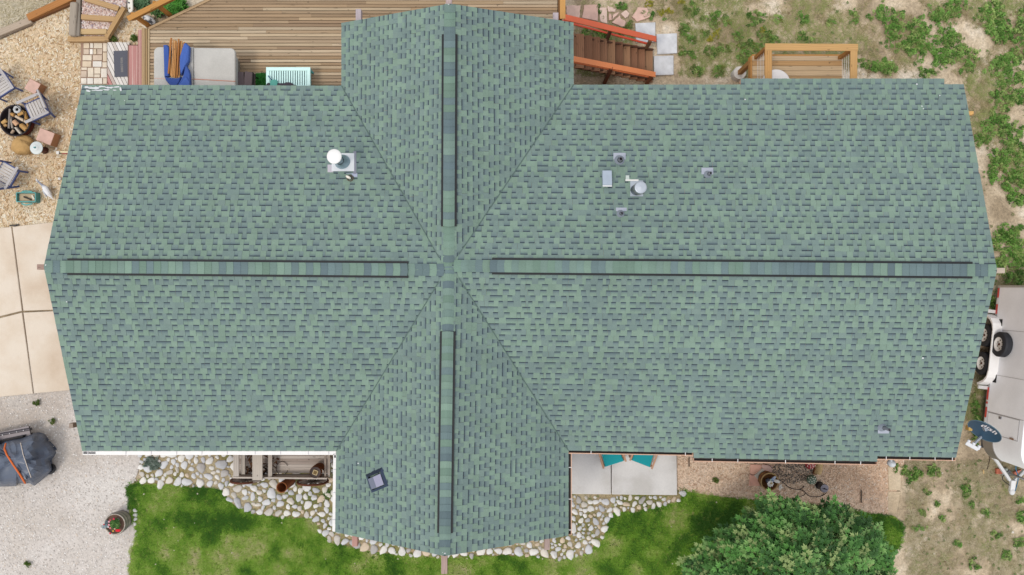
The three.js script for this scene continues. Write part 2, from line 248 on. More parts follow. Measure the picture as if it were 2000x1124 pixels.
{
  const tuft = blades(6, 0.06, 0.011, 0.8), weed = leaves(8, 0.11, 0.022, 0.09), dry = blades(6, 0.09, 0.006, 1.6);
  // lawn: deep green drifts with thin strawy places
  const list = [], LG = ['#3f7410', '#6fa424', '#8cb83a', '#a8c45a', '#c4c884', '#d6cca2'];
  while (list.length < 42000) {
    const x = R(236, 1775), y = R(930, 1180); if (!inPoly(x + R(-4, 4), y + R(-4, 4), PATCH.lawn)) continue; if (inPoly(x, y, PATCH.rocks) && rnd() > 0.04) continue;
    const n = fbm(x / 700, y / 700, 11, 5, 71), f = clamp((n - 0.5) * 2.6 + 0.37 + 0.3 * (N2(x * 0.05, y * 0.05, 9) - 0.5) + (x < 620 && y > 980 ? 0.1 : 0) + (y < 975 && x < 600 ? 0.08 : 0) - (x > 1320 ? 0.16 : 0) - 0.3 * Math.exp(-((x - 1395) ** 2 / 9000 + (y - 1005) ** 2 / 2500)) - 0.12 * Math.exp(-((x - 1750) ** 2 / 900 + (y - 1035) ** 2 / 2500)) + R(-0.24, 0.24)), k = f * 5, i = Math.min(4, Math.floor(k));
    if (f > 0.75 && rnd() < 0.45) continue;
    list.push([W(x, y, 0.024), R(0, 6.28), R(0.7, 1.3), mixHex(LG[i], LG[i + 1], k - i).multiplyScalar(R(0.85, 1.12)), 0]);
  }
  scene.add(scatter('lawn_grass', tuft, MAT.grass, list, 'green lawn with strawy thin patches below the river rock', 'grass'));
  // weeds on the dirt: dense drifts first, then sparse sprigs
  const drifts = [[1765, 75, 34, 26], [1793, 92, 30, 24], [1838, 34, 22, 14], [1830, 30, 24, 14], [1868, 12, 16, 18], [1722, 25, 12, 22], [1800, 60, 22, 18], [1845, 72, 24, 20], [1865, 92, 22, 20], [1890, 112, 22, 26], [1940, 40, 26, 40], [1962, 66, 24, 24], [1995, 58, 14, 40], [1752, 45, 14, 24], [1705, 130, 26, 16], [1735, 130, 22, 15], [1805, 145, 14, 12], [1840, 112, 30, 20], [1975, 115, 24, 16], [1950, 130, 20, 22], [1962, 160, 20, 20], [1992, 150, 18, 16], [1955, 195, 22, 20], [1990, 192, 20, 22], [1945, 240, 24, 26], [1978, 262, 24, 24], [1918, 272, 18, 14], [1988, 300, 22, 26], [1955, 312, 22, 24], [1995, 345, 20, 26], [1968, 350, 18, 20], [1935, 345, 14, 12], [1985, 385, 20, 16], [1968, 478, 30, 26], [1990, 505, 24, 30], [1956, 520, 14, 20], [1985, 545, 24, 14], [1972, 452, 24, 12], [1938, 596, 8, 16], [1760, 912, 12, 8], [1784, 925, 20, 14], [1825, 918, 14, 8], [1885, 955, 9, 14], [1888, 962, 7, 10], [1908, 845, 8, 20], [1903, 800, 6, 24], [1995, 1010, 10, 12], [1990, 975, 10, 8]];
  const sprigs = [[1150, 66, 12], [1180, 70, 16], [1208, 60, 10], [1230, 52, 10], [1170, 18, 8], [1215, 12, 10], [1265, 30, 12], [1300, 45, 9], [1312, 66, 9], [1352, 18, 16], [1375, 36, 8], [1393, 48, 12], [1350, 78, 12], [1330, 100, 14], [1355, 110, 10], [1400, 32, 12], [1421, 44, 10], [1473, 36, 18], [1490, 66, 14], [1500, 78, 16], [1508, 72, 12], [1464, 88, 12], [1448, 95, 14], [1448, 118, 10], [1462, 110, 16], [1482, 92, 12], [1520, 38, 9], [1573, 42, 10], [1560, 30, 7], [1576, 80, 10], [1566, 72, 10], [1620, 42, 8], [1664, 26, 8], [1673, 40, 10], [1700, 35, 7], [1405, 140, 12], [1392, 100, 16], [1415, 95, 12], [1360, 140, 12], [1440, 70, 10], [1300, 130, 10], [1335, 60, 14], [1375, 68, 10], [1830, 985, 8], [1840, 1010, 8], [1898, 985, 8], [1925, 1000, 10], [1945, 1045, 12], [1870, 1060, 8], [1900, 1100, 10], [1965, 1085, 14], [1990, 1060, 12], [1800, 1000, 10], [1795, 1030, 10], [1810, 960, 8]];
  const wl = [], WG = ['#6a9c42', '#7db052', '#94c065', '#588a36', '#a0b56c', '#b2cc7c'];
  const put = (cx, cy, rx, ry, n, l, cols, sc) => { for (let i = 0; i < n; i++) { const a = R(0, 6.28), r = Math.sqrt(rnd()) * (0.6 + 0.75 * N2(Math.cos(a) * 2 + cx, Math.sin(a) * 2 + cy, 5)) * R(0.7, 1.3), ox = cx + rx * r * Math.cos(a), oy = cy + ry * r * Math.sin(a); if (ox > 1236 && ox < 1326 && oy > 40 && oy < 150) continue; const p = G(cx + rx * r * Math.cos(a), cy + ry * r * Math.sin(a)); l.push([p, R(0, 6.28), R(...sc), C(pick(cols)).multiplyScalar(R(0.8, 1.1)), 0]); } };
  for (const [x, y, rx, ry] of drifts) put(x, y, rx, ry, Math.round(rx * ry * 0.13), wl, WG, [0.4, 1.15]);
  for (const [x, y, r] of sprigs) put(x, y, r, r * 0.8, Math.round(r * r * 0.13), wl, x < 1550 ? [...WG, '#8a9a4a', '#7c9150'] : WG, [0.4, 0.95]);
  for (let i = 0; i < 2600; i++) { const x = R(1125, 2010), y = R(-10, 1150); if (x > 1236 && x < 1326 && y > 40 && y < 150) continue; if (x < 1920 && y > 150 && y < 900) continue; if (x < 1790 && y > 500) continue; if (rnd() > fbm(x / 900, y / 900, 9, 3, 77) * 1.3) continue; wl.push([G(x, y), R(0, 6.28), R(0.25, 0.7), C(pick(['#94a26c', '#86a05e', '#a4a87c', '#7a9a58'])), 0]); }
  for (const [x, y, r] of [[1268, 8, 10], [1308, 22, 7], [1292, 24, 6], [1490, 60, 6], [1400, 66, 8], [1388, 78, 6], [1330, 4, 5]]) put(x, y, r, r, 22, wl, ['#c9c236', '#a9ae3c', '#b8b24a'], [0.3, 0.6]);
  scene.add(scatter('weeds', weed, MAT.grass, wl, 'green weeds growing in drifts over the bare dirt', 'weeds'));
  const dl = [], DG = ['#a39a6a', '#b3a67c', '#8f8d58', '#c9b892', '#7f8550', '#9b8a66'];
  for (let i = 0; i < 60000 && dl.length < 24000; i++) { const x = R(1125, 2020), y = R(-20, 1160); if (x < 1885 && y > 150 && y < 880) continue; if (x < 1770 && y > 500) continue; const n = (x > 1236 && x < 1326 && y > 40 && y < 150 ? -1 : 0) + fbm(x / 800, y / 800, 10, 4, 79) + (x < 1560 && y < 200 ? 0.1 : 0) + (y > 900 ? 0.1 : 0); if (n < 0.47 + R(-0.06, 0.06)) continue; if (x > 1100 && x < 1278 && y < 58 && rnd() < 0.8) continue; dl.push([G(x, y), R(0, 6.28), R(0.5, 1.2), C(pick(y > 880 && rnd() < 0.75 ? ['#c4b796', '#b5a985', '#cfc3a6', '#a69c72'] : n > 0.58 ? ['#9ea464', '#929f5c', '#b3ac7c', '#8a9850'] : DG)).multiplyScalar(R(0.85, 1.1)), 0]); }
  scene.add(scatter('dry_grass', dry, MAT.grass, dl, 'thin olive and straw coloured grass over the bare dirt', 'dry grass'));
  const sl = []; for (let i = 0; i < 6000 && sl.length < 800; i++) { const x = R(-20, 130), y = R(-30, 66); if (!inPoly(x, y, PATCH.straw)) continue; sl.push([W(x, y, 0.014), R(0, 6.28), R(0.8, 2), C(pick(['#efe4cc', '#e0d3b4', '#cfc09c', '#b8ac84', '#f6ecd8'])), 0]); }
  scene.add(scatter('straw', dry, MAT.grass, sl, 'pale dry grass on the bank behind the landscape timber', 'dry grass'));
  const rl = []; for (let i = 0; i < 3000; i++) { const x = R(270, 1335), y = R(880, 1096); if (!inPoly(x, y, PATCH.rocks)) continue; if (fbm(x / 600, y / 600, 8, 3, 83) < 0.5) continue; rl.push([W(x, y, 0.036), R(0, 6.28), R(0.4, 0.9), C(pick(['#5d7d2a', '#76883e', '#8f8e5c', '#4f7a20'])), 0]); } 
  put(640, 920, 12, 18, 110, rl, ['#3f8a1c', '#5aa02a', '#2f6f16'], [0.8, 1.6]); put(610, 962, 34, 12, 120, rl, ['#5d8a2a', '#76983e'], [0.7, 1.2]); put(638, 965, 9, 9, 70, rl, ['#3f8a1c', '#2f6f16'], [0.9, 1.6]);
  scene.add(scatter('rock_bed_grass', tuft, MAT.grass, rl, 'green grass growing up between the river rocks', 'grass'));
  const pebble = prep(new THREE.IcosahedronGeometry(0.03, 0)), pl = [];
  for (let i = 0; i < 260; i++) { const x = R(1125, 2000), y = R(0, 1120); if (x < 1890 && y > 150 && y < 900) continue; if (x < 1770 && y > 500) continue; pl.push([G(x, y), R(0, 6), R(0.5, 1.6), C(pick(['#f2ece2', '#e6dccb', '#cbb89c', '#8f7a60'])), R(0, 3)]); }
  for (let i = 0; i < 40; i++) { const x = R(270, 1600), y = R(960, 1120); pl.push([W(x, y, 0.06), R(0, 6), R(0.5, 0.9), C('#efe6d0'), 0]); }
  scene.add(scatter('pebbles', pebble, MAT.plain, pl, 'small pale pebbles lying scattered over dirt and lawn', 'pebbles'));
  // green sprouts of lone weeds in the yards
  for (const [x, y, n, label] of [[72, 786, 14, 'tuft of olive weeds in the gravel below the concrete slabs'], [102, 822, 9, 'small green weed in the gravel above the tarp covered pile'], [54, 1102, 12, 'small green weed in the gravel near the lower left corner'], [222, 77, 26, 'green tuft against the bottom step timber, left of its twin'], [262, 75, 26, 'green tuft beside the top of the red board'], [298, 905, 60, 'silvery plant sprawling over the river rocks near the gravel'], [1397, 938, 16, 'small green weed in the bark chips right of the porch slab']]) {
    const l = [], big = n === 60; for (let i = 0; i < n; i++) { const a = R(0, 6.28), r = Math.sqrt(rnd()) * (big ? 15 : 6); l.push([x + r * Math.cos(a), y + r * Math.sin(a) * 0.8]); }
    const k = kit(); for (const [px, py] of l) { const g = weed.clone(); g.rotateY(R(0, 6)); const s = R(0.4, big ? 0.9 : 0.7); g.scale(s, s, s); const p = W(px, py, 0.05); g.translate(p.x, p.y, p.z); g.deleteAttribute('color'); k.add(g, C(pick(big ? ['#9fb0a4', '#8a9f92', '#b4c2b8'] : ['#6f8a3c', '#86964e', '#5f8030'])).multiplyScalar(R(0.85, 1.1))); }
    solo(k, 'weed', MAT.grass, W(x, y, 0.02), label, 'weed');
  }
}

// ---------------------------------------------------------------- the house
seed = 41;
const HE = 3.4, HR = 4.98;                            // eave and ridge heights
const house = thing('house', 'long single storey house under a cross gabled roof of green and grey shingles', 'house', W(876, 524, 0));
const P = {
  L: W(85, 521, HR), Rr: W(1948, 528.5, HR), T: W(878, 7, HR), B: W(868, 1087, HR), C: W(876, 524, HR), CW: W(871, 527.5, HR), CE: W(881, 519.5, HR),
  nw: W(160, 166, HE), nwv: W(667, 168, HE), ne: W(1883, 165, HE), nev: W(1120, 166, HE), sw: W(160, 881, HE), swv: W(657, 881, HE), se: W(1868, 894, HE), sev: W(1110, 880, HE),
  tl: W(667, 45, HE), tr: W(1120, 44, HE), bl: W(655, 1040, HE), br: W(1110, 1047, HE),
};
const SLOPES = [ // eave outer, eave inner, ridge outer, ridge inner, courses
  [P.nw, P.nwv, P.L, P.CW, 34], [P.ne, P.nev, P.Rr, P.CE, 34], [P.sw, P.swv, P.L, P.CW, 34], [P.se, P.sev, P.Rr, P.CE, 34],
  [P.tl, P.nwv, P.T, P.CW, 24], [P.tr, P.nev, P.T, P.CE, 24], [P.bl, P.swv, P.B, P.CW, 24], [P.br, P.sev, P.B, P.CE, 24],
  [W(1355, 894.5, HE - 0.052), W(1714, 901.5, HE - 0.052), W(1355, 885, HE), W(1714, 891.2, HE), 1], [W(1447, 154, HE - 0.052), W(1845, 154, HE - 0.052), W(1447, 166, HE), W(1845, 166, HE), 1]];
const lv = (a, b, t) => a.clone().lerp(b, t);
let roof;
{ // sheathing under the shingles: thick boards along every slope
  const k = kit(), th = 0.13;
  SLOPES.forEach(([eo, ei, ro, ri]) => {
    const n = ei.clone().sub(eo).cross(ro.clone().sub(eo)).normalize(); if (n.y < 0) n.negate();
    const t = [eo, ei, ri, ro].map(p => p.clone().addScaledVector(n, -0.012)), b = t.map(p => p.clone().addScaledVector(n, -th)), pos = [], q = (A, B, D, E) => pos.push(...A, ...B, ...D, ...A, ...D, ...E);
    const f = ([A, B, D, E]) => { const m = B.clone().sub(A).cross(D.clone().sub(A)); return m.y >= 0 ? [A, B, D, E] : [E, D, B, A]; };
    q(...f(t)); q(...f(b).reverse()); for (let i = 0; i < 4; i++) { const j = (i + 1) % 4; q(t[i], t[j], b[j], b[i]); }
    const g = new THREE.BufferGeometry(); g.setAttribute('position', new THREE.Float32BufferAttribute(pos.map(Number), 3)); void 0; k.add(g, C('#c9a58e'));
  });
  k.g = k.g.map(g => { g.computeVertexNormals(); return g; });
  roof = k.build('roof', new THREE.MeshStandardMaterial({ vertexColors: true, roughness: 0.9, side: THREE.DoubleSide }), house);
}
const rayHit = (mesh, px, py) => { mesh.updateWorldMatrix(true, false); const c = V(0, CAM, 0), r = new THREE.Raycaster(c, W(px, py, 0).sub(c).normalize()), h = r.intersectObject(mesh, false); return h.length ? h[0].point : W(px, py, HE); };
const onRoof = (px, py) => { house.updateWorldMatrix(true, true); return rayHit(roof, px, py); };

{ // laminated shingles: strips a metre long; thick tabs over a backing that carries the printed dark shadow band of such shingles
  const GREEN = ['#8fab98', '#88a591', '#90ab98', '#849f8d'], GREY = ['#7d9391', '#798e8f', '#829794', '#758a8c'];
  const tone = (d, p) => { const c = C(rnd() < 0.5 ? pick(GREEN) : pick(GREY)).lerp(C('#819991'), 0.48); return c.multiplyScalar(R(0.97, 1.03) * d * (0.93 + 0.14 * fbm(p.x * 0.02 + 0.5, p.z * 0.02 + 0.5, 20, 4, 43))); };
  const strips = [], TH = 0.008;
  SLOPES.forEach(([eo, ei, ro, ri, n], si) => {
    const nrm = ei.clone().sub(eo).cross(ro.clone().sub(eo)).normalize(); if (nrm.y < 0) nrm.negate();
    const flip = ei.clone().sub(eo).cross(ro.clone().sub(eo)).y < 0;
    for (let i = 0; i < n; i++) {
      const A = lv(eo, ro, i / n), B = lv(ei, ri, i / n), A2 = lv(eo, ro, (i + 1) / n), B2 = lv(ei, ri, (i + 1) / n), Lb = A.distanceTo(B), Lt = A2.distanceTo(B2), d = B.clone().sub(A).normalize(), d2 = Lt > 1e-3 ? B2.clone().sub(A2).normalize() : d, L = Math.max(Lb, Lt);
      const pt = (s, v, up) => { const b = A.clone().addScaledVector(d, Math.min(s, Lb)), t = A2.clone().addScaledVector(d2, Math.min(s, Lt)); return b.lerp(t, v).addScaledVector(nrm, up); };
      let s0 = -R(0, 1); const jit = () => R(-0.012, 0.012);
      for (; s0 < L; s0 += 1.0) {
        const a0 = Math.max(0, s0), a1 = Math.min(L, s0 + 0.996); if (a1 - a0 < 0.02) continue;
        const pos = [], col = [], uv = [], quad = (p, c) => { const o = flip ? [0, 2, 1, 0, 3, 2] : [0, 1, 2, 0, 2, 3]; for (const q of o) { pos.push(p[q].x, p[q].y, p[q].z); const cc = c[q]; col.push(cc.r, cc.g, cc.b); uv.push(p[q].x + p[q].y * 0.5, p[q].z + p[q].y * 0.5); } };
        let s = a0, tab = rnd() < 0.5; const drop = i === 0 ? 0.02 : 0;
        while (s < a1 - 1e-4) {
          let w = tab ? R(0.08, 0.19) : R(0.09, 0.16); if (a1 - s - w < 0.05) w = a1 - s; const e = Math.min(a1, s + w);
          if (tab) {
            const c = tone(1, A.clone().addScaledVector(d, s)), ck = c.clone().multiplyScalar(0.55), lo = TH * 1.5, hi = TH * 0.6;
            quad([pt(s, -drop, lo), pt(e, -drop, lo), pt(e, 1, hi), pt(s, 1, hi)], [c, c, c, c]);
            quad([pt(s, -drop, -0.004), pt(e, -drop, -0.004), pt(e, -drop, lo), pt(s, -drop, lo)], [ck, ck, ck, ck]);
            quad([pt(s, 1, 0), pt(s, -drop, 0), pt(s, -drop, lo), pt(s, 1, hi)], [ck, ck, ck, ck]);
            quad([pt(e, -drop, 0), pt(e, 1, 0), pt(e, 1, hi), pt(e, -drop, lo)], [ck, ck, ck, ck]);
          } else {
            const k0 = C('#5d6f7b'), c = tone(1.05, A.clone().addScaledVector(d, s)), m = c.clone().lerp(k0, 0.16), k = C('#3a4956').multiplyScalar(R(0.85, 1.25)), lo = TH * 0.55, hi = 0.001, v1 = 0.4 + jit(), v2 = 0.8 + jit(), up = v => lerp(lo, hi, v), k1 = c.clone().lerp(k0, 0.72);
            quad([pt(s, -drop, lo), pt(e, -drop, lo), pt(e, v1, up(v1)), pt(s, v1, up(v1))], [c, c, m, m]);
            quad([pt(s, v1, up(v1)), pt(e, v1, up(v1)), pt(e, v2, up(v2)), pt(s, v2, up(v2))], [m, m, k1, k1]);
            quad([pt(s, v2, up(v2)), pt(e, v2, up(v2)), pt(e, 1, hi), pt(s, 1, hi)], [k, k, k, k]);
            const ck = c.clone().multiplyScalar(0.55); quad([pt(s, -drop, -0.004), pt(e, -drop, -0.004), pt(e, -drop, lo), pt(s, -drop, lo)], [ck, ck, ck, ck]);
          }
          s = e; tab = rnd() < 0.05 ? tab : !tab;
        }
        const g = new THREE.BufferGeometry(); g.setAttribute('position', new THREE.Float32BufferAttribute(pos, 3)); g.setAttribute('color', new THREE.Float32BufferAttribute(col, 3)); g.setAttribute('uv', new THREE.Float32BufferAttribute(uv, 2)); g.computeVertexNormals();
        strips.push({ g, full: a1 - a0 > 0.95 && Lb > 1, h: A.y });
      }
    }
  });
  const full = strips.filter(s => s.full).sort((a, b) => b.h - a.h), one = new Set(full.slice(0, 300));
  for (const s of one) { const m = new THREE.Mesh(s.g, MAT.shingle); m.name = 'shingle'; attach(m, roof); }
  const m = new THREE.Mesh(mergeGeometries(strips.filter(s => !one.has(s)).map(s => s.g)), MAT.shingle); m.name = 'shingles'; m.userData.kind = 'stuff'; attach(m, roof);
}
// valleys: the cut shingle edge along each
for (const [a, b] of [[P.nwv, 1], [P.nev, 1], [P.swv, 1], [P.sev, 1]]) { const q = lv(a, a.x < 0 && a === P.nwv || a === P.swv ? P.CW : P.CE, 0.94), k = kit(); k.bar(a.clone().setY(a.y + 0.014), q.clone().setY(q.y + 0.014), 0.022, 0.014, C('#617873')); k.build('valley_edge', MAT.shingle, roof); }
// ridge caps and ridge vents
{
  const dn = (eo, ei, ro, ri) => { const e = ei.clone().sub(eo).normalize(), u = eo.clone().sub(ro); u.addScaledVector(e, -u.dot(e)); return u.normalize(); };
  const down = SLOPES.map(s => dn(...s));
  const capTone = () => C(pick(['#7f9b8e', '#86a294', '#7a948e', '#738a8d', '#6f8589', '#7a9789', '#6a7f86', '#7f9990'])).multiplyScalar(R(0.88, 1.07));
  function run(p, q, dl, dr, vents) {               // caps lie from p to q; vents: [from, to] in metres along it
    const L = p.distanceTo(q), d = q.clone().sub(p).normalize(), n = Math.round(L / 0.172), st = L / n, w = 0.155;
    const inVent = s => vents.some(v => s > v[0] && s < v[1]);
    for (let i = 0; i < n; i++) {
      const s0 = i * st, s1 = s0 + st * 1.12, up = inVent(s0 + st * 0.5) ? 0.045 : 0.012, pos = [], uv = [], X = [-1, -0.5, -0.12, 0, 0.12, 0.5, 1];
      const pt = (x, s, e) => p.clone().addScaledVector(d, s + 0.02 * (1 - x * x)).addScaledVector(x < 0 ? dl : dr, Math.abs(x) * w).add(V(0, up + e - 0.018 * Math.max(0, 1 - Math.abs(x) * 4), 0));
      const quad = (A, B, D, E) => { for (const v of [A, B, D, A, D, E]) { pos.push(v.x, v.y, v.z); uv.push(v.x, v.z); } };
      for (let j = 0; j < 6; j++) { const a = X[j], b = X[j + 1]; quad(pt(a, s0, 0.004), pt(a, s1, 0.014), pt(b, s1, 0.014), pt(b, s0, 0.004)); quad(pt(a, s1, 0.014), pt(a, s1, 0.002), pt(b, s1, 0.002), pt(b, s1, 0.014)); }
      quad(pt(-1, s0, 0.004), pt(-1, s0, -0.012), pt(-1, s1, -0.012), pt(-1, s1, 0.014)); quad(pt(1, s0, 0.004), pt(1, s1, 0.014), pt(1, s1, -0.012), pt(1, s0, -0.012));
      const g = new THREE.BufferGeometry(); g.setAttribute('position', new THREE.Float32BufferAttribute(pos, 3)); g.setAttribute('uv', new THREE.Float32BufferAttribute(uv, 2)); g.computeVertexNormals();
      const nn = g.attributes.normal; let flip = 0; for (let j = 0; j < nn.count; j++) flip += nn.getY(j); if (flip < 0) { const pp = g.attributes.position; for (let t = 0; t < pp.count; t += 3) { const x = pp.getX(t), y = pp.getY(t), z = pp.getZ(t); pp.setXYZ(t, pp.getX(t + 1), pp.getY(t + 1), pp.getZ(t + 1)); pp.setXYZ(t + 1, x, y, z); } g.computeVertexNormals(); }
      kit().add(g, capTone()).build('ridge_cap', MAT.shingle, roof);
    }
    for (const v of vents) { const k = kit(); for (const [dd] of [[dl], [dr]]) { const o = dd.clone().multiplyScalar(w + 0.026), a = p.clone().addScaledVector(d, v[0]).add(o), b = p.clone().addScaledVector(d, v[1]).add(o); k.bar(a.setY(a.y + 0.022), b.setY(b.y + 0.022), 0.055, 0.05, C('#0b0f18')); } k.build('ridge_vent', MAT.rubber, roof); }
  }
  const sh = S(HR), cl = P.C.clone();
  run(P.L, W(864, 527.5, HR), down[0], down[2], [[(130 - 85) * sh, (797 - 85) * sh]]);
  run(P.Rr, W(889, 519.5, HR), down[1], down[3], [[(1948 - 1901) * sh, (1948 - 961) * sh]]);
  run(P.T, cl.clone().setY(HR + 0.022), down[4], down[5], [[(66 - 7) * sh, (442 - 7) * sh]]);
  run(P.B, cl.clone().setY(HR + 0.022), down[6], down[7], [[(1087 - 1043) * sh, (1087 - 648) * sh]]);
}
{ // walls, gable fronts, foundation
  const siding = C('#b89a86'), x0 = P.nw.x + 0.55, x1 = P.se.x - 0.55, z0 = P.nw.z + 0.5, z1 = P.sw.z - 0.5, gx0 = P.tl.x + 0.5, gx1 = P.tr.x - 0.5, gz0 = P.tl.z + 0.6, gz1 = P.bl.z - 0.6, k = kit(), wt = 0.2, top = 3.22, bot = -1.4;
  const wall = (a, b) => k.bar(V(a[0], (top + bot) / 2, a[1]), V(b[0], (top + bot) / 2, b[1]), wt, top - bot, siding);
  const pts = [[x0, z0], [gx0, z0], [gx0, gz0], [gx1, gz0], [gx1, z0], [x1, z0], [x1, z1], [gx1, z1], [gx1, gz1], [gx0, gz1], [gx0, z1], [x0, z1]];
  pts.forEach((p, i) => wall(p, pts[(i + 1) % pts.length]));
  const tri = (a, b, r) => { const n = b.clone().sub(a).cross(r.clone().sub(a)).normalize().multiplyScalar(0.1), f = [a, b, r].map(p => p.clone().add(n)), e = [a, b, r].map(p => p.clone().sub(n)), pos = [...f[0], ...f[1], ...f[2], ...e[2], ...e[1], ...e[0]]; const g = new THREE.BufferGeometry(); g.setAttribute('position', new THREE.Float32BufferAttribute(pos, 3)); k.add(g, siding); };
  const zm = P.C.z, xm = P.C.x; tri(V(x0, top, z0), V(x0, top, z1), V(x0, HR - 0.3, zm)); tri(V(x1, top, z0), V(x1, top, z1), V(x1, HR - 0.3, zm)); tri(V(gx0, top, gz0), V(gx1, top, gz0), V(xm, HR - 0.35, gz0)); tri(V(gx0, top, gz1), V(gx1, top, gz1), V(xm, HR - 0.35, gz1));
  k.build('wall', new THREE.MeshStandardMaterial({ vertexColors: true, roughness: 0.9, side: THREE.DoubleSide }), house);
}
{ // rafter tails that stick out past the rakes
  const beam = (a, b, h, col, w = 0.14, t = 0.2) => kit().bar(W(a[0], a[1], h), W(b[0], b[1], h), w, t, C(col), undefined, 0.006).build('beam', MAT.wood, house);
  beam([701, 80], [701, 20], 3.25, '#c9c0cc'); beam([877, 40], [877, -6], 4.72, '#c9b8bc'); beam([1085, 90], [1085, 27], 3.25, '#cfc6d2');
  beam([694, 1020], [694, 1066], 3.2, '#d2a49c'); beam([868, 1050], [868, 1119.5], 4.72, '#c0a8a2'); beam([1068.5, 1010], [1068.5, 1073], 3.2, '#bda9a6');
  beam([140, 522], [76, 522], 4.72, '#b59a90', 0.13); beam([1900, 529], [1959, 529], 4.72, '#cfc2b6', 0.13); beam([1850, 222], [1900, 222], 3.5, '#f0c078', 0.1, 0.12); beam([138, 831], [146, 831], 3.2, '#a99a90', 0.12);
}
{ // gutters with hangers
  function gutter(a, b, w, inner, lip, hangerCol, hangs, label, filled) {
    const d = b.clone().sub(a).normalize(), side = d.clone().cross(UPV); if (side.dot(V((a.x + b.x) / 2 - P.C.x, 0, (a.z + b.z) / 2 - P.C.z)) < 0) side.negate();
    // side points away from the house here
    const off = (p, s, y) => p.clone().addScaledVector(side, s).setY(HE + y), k = kit();
    k.bar(off(a, 0.012, -0.1), off(b, 0.012, -0.1), 0.012, 0.13, inner); k.bar(off(a, w / 2, -0.155), off(b, w / 2, -0.155), w, 0.012, inner); k.bar(off(a, w, -0.09), off(b, w, -0.09), 0.014, 0.13, lip); k.bar(off(a, w - 0.004, -0.03), off(b, w - 0.004, -0.03), 0.02, 0.014, lip);
    for (const p of [a, b]) k.bar(off(p, 0.0, -0.09), off(p, w, -0.09), 0.012, 0.12, lip);
    const g = k.build('gutter', MAT.paint, house, label);
    if (filled) kit().bar(off(lv(a, b, 0.05), w * 0.53, -0.034), off(b, w * 0.53, -0.034), w * 0.8, 0.008, C('#f6f5f6')).build('gutter_guard', MAT.paint, g);
    for (const t of hangs) { const p = lv(a, b, t); kit().bar(off(p, 0.0, -0.024), off(p, w, -0.024), 0.016, 0.008, hangerCol).build('hanger', MAT.paint, g); }
  }
  const wh = C('#f3f1f2'), dk = C('#2b1d1c'), pk = C('#d9ae94');
  gutter(W(160, 881.5, HE), W(656, 881.5, HE), 0.1, wh, C('#fbfafa'), C('#cfcdd4'), [0.02, 0.17, 0.27, 0.37, 0.47, 0.57, 0.68, 0.78, 0.89, 0.97], 'long white gutter along the front left eave', true);
  gutter(W(656.5, 888, HE), W(654.5, 1039, HE), 0.075, wh, C('#fbfafa'), C('#c9cbd8'), [0.2, 0.5, 0.85], 'white gutter on the left side of the front gable', true);
  gutter(W(1110, 887, HE), W(1110, 1046, HE), 0.085, dk, pk, wh, [0.17, 0.56, 0.94], 'dark gutter on the right side of the front gable');
  gutter(W(1111, 880, HE), W(1354, 884.5, HE), 0.085, dk, pk, wh, [0.18, 0.94], 'dark gutter above the porch');
  gutter(W(1355, 895, HE - 0.05), W(1713, 902, HE - 0.05), 0.085, dk, pk, wh, [0.1, 0.24, 0.5, 0.77, 0.91], 'dark gutter above the bark chip bed');
  gutter(W(1714, 892, HE), W(1868, 894.5, HE), 0.085, dk, pk, wh, [0.12, 0.42, 0.74, 0.96], 'dark gutter at the right end of the front eave');
}
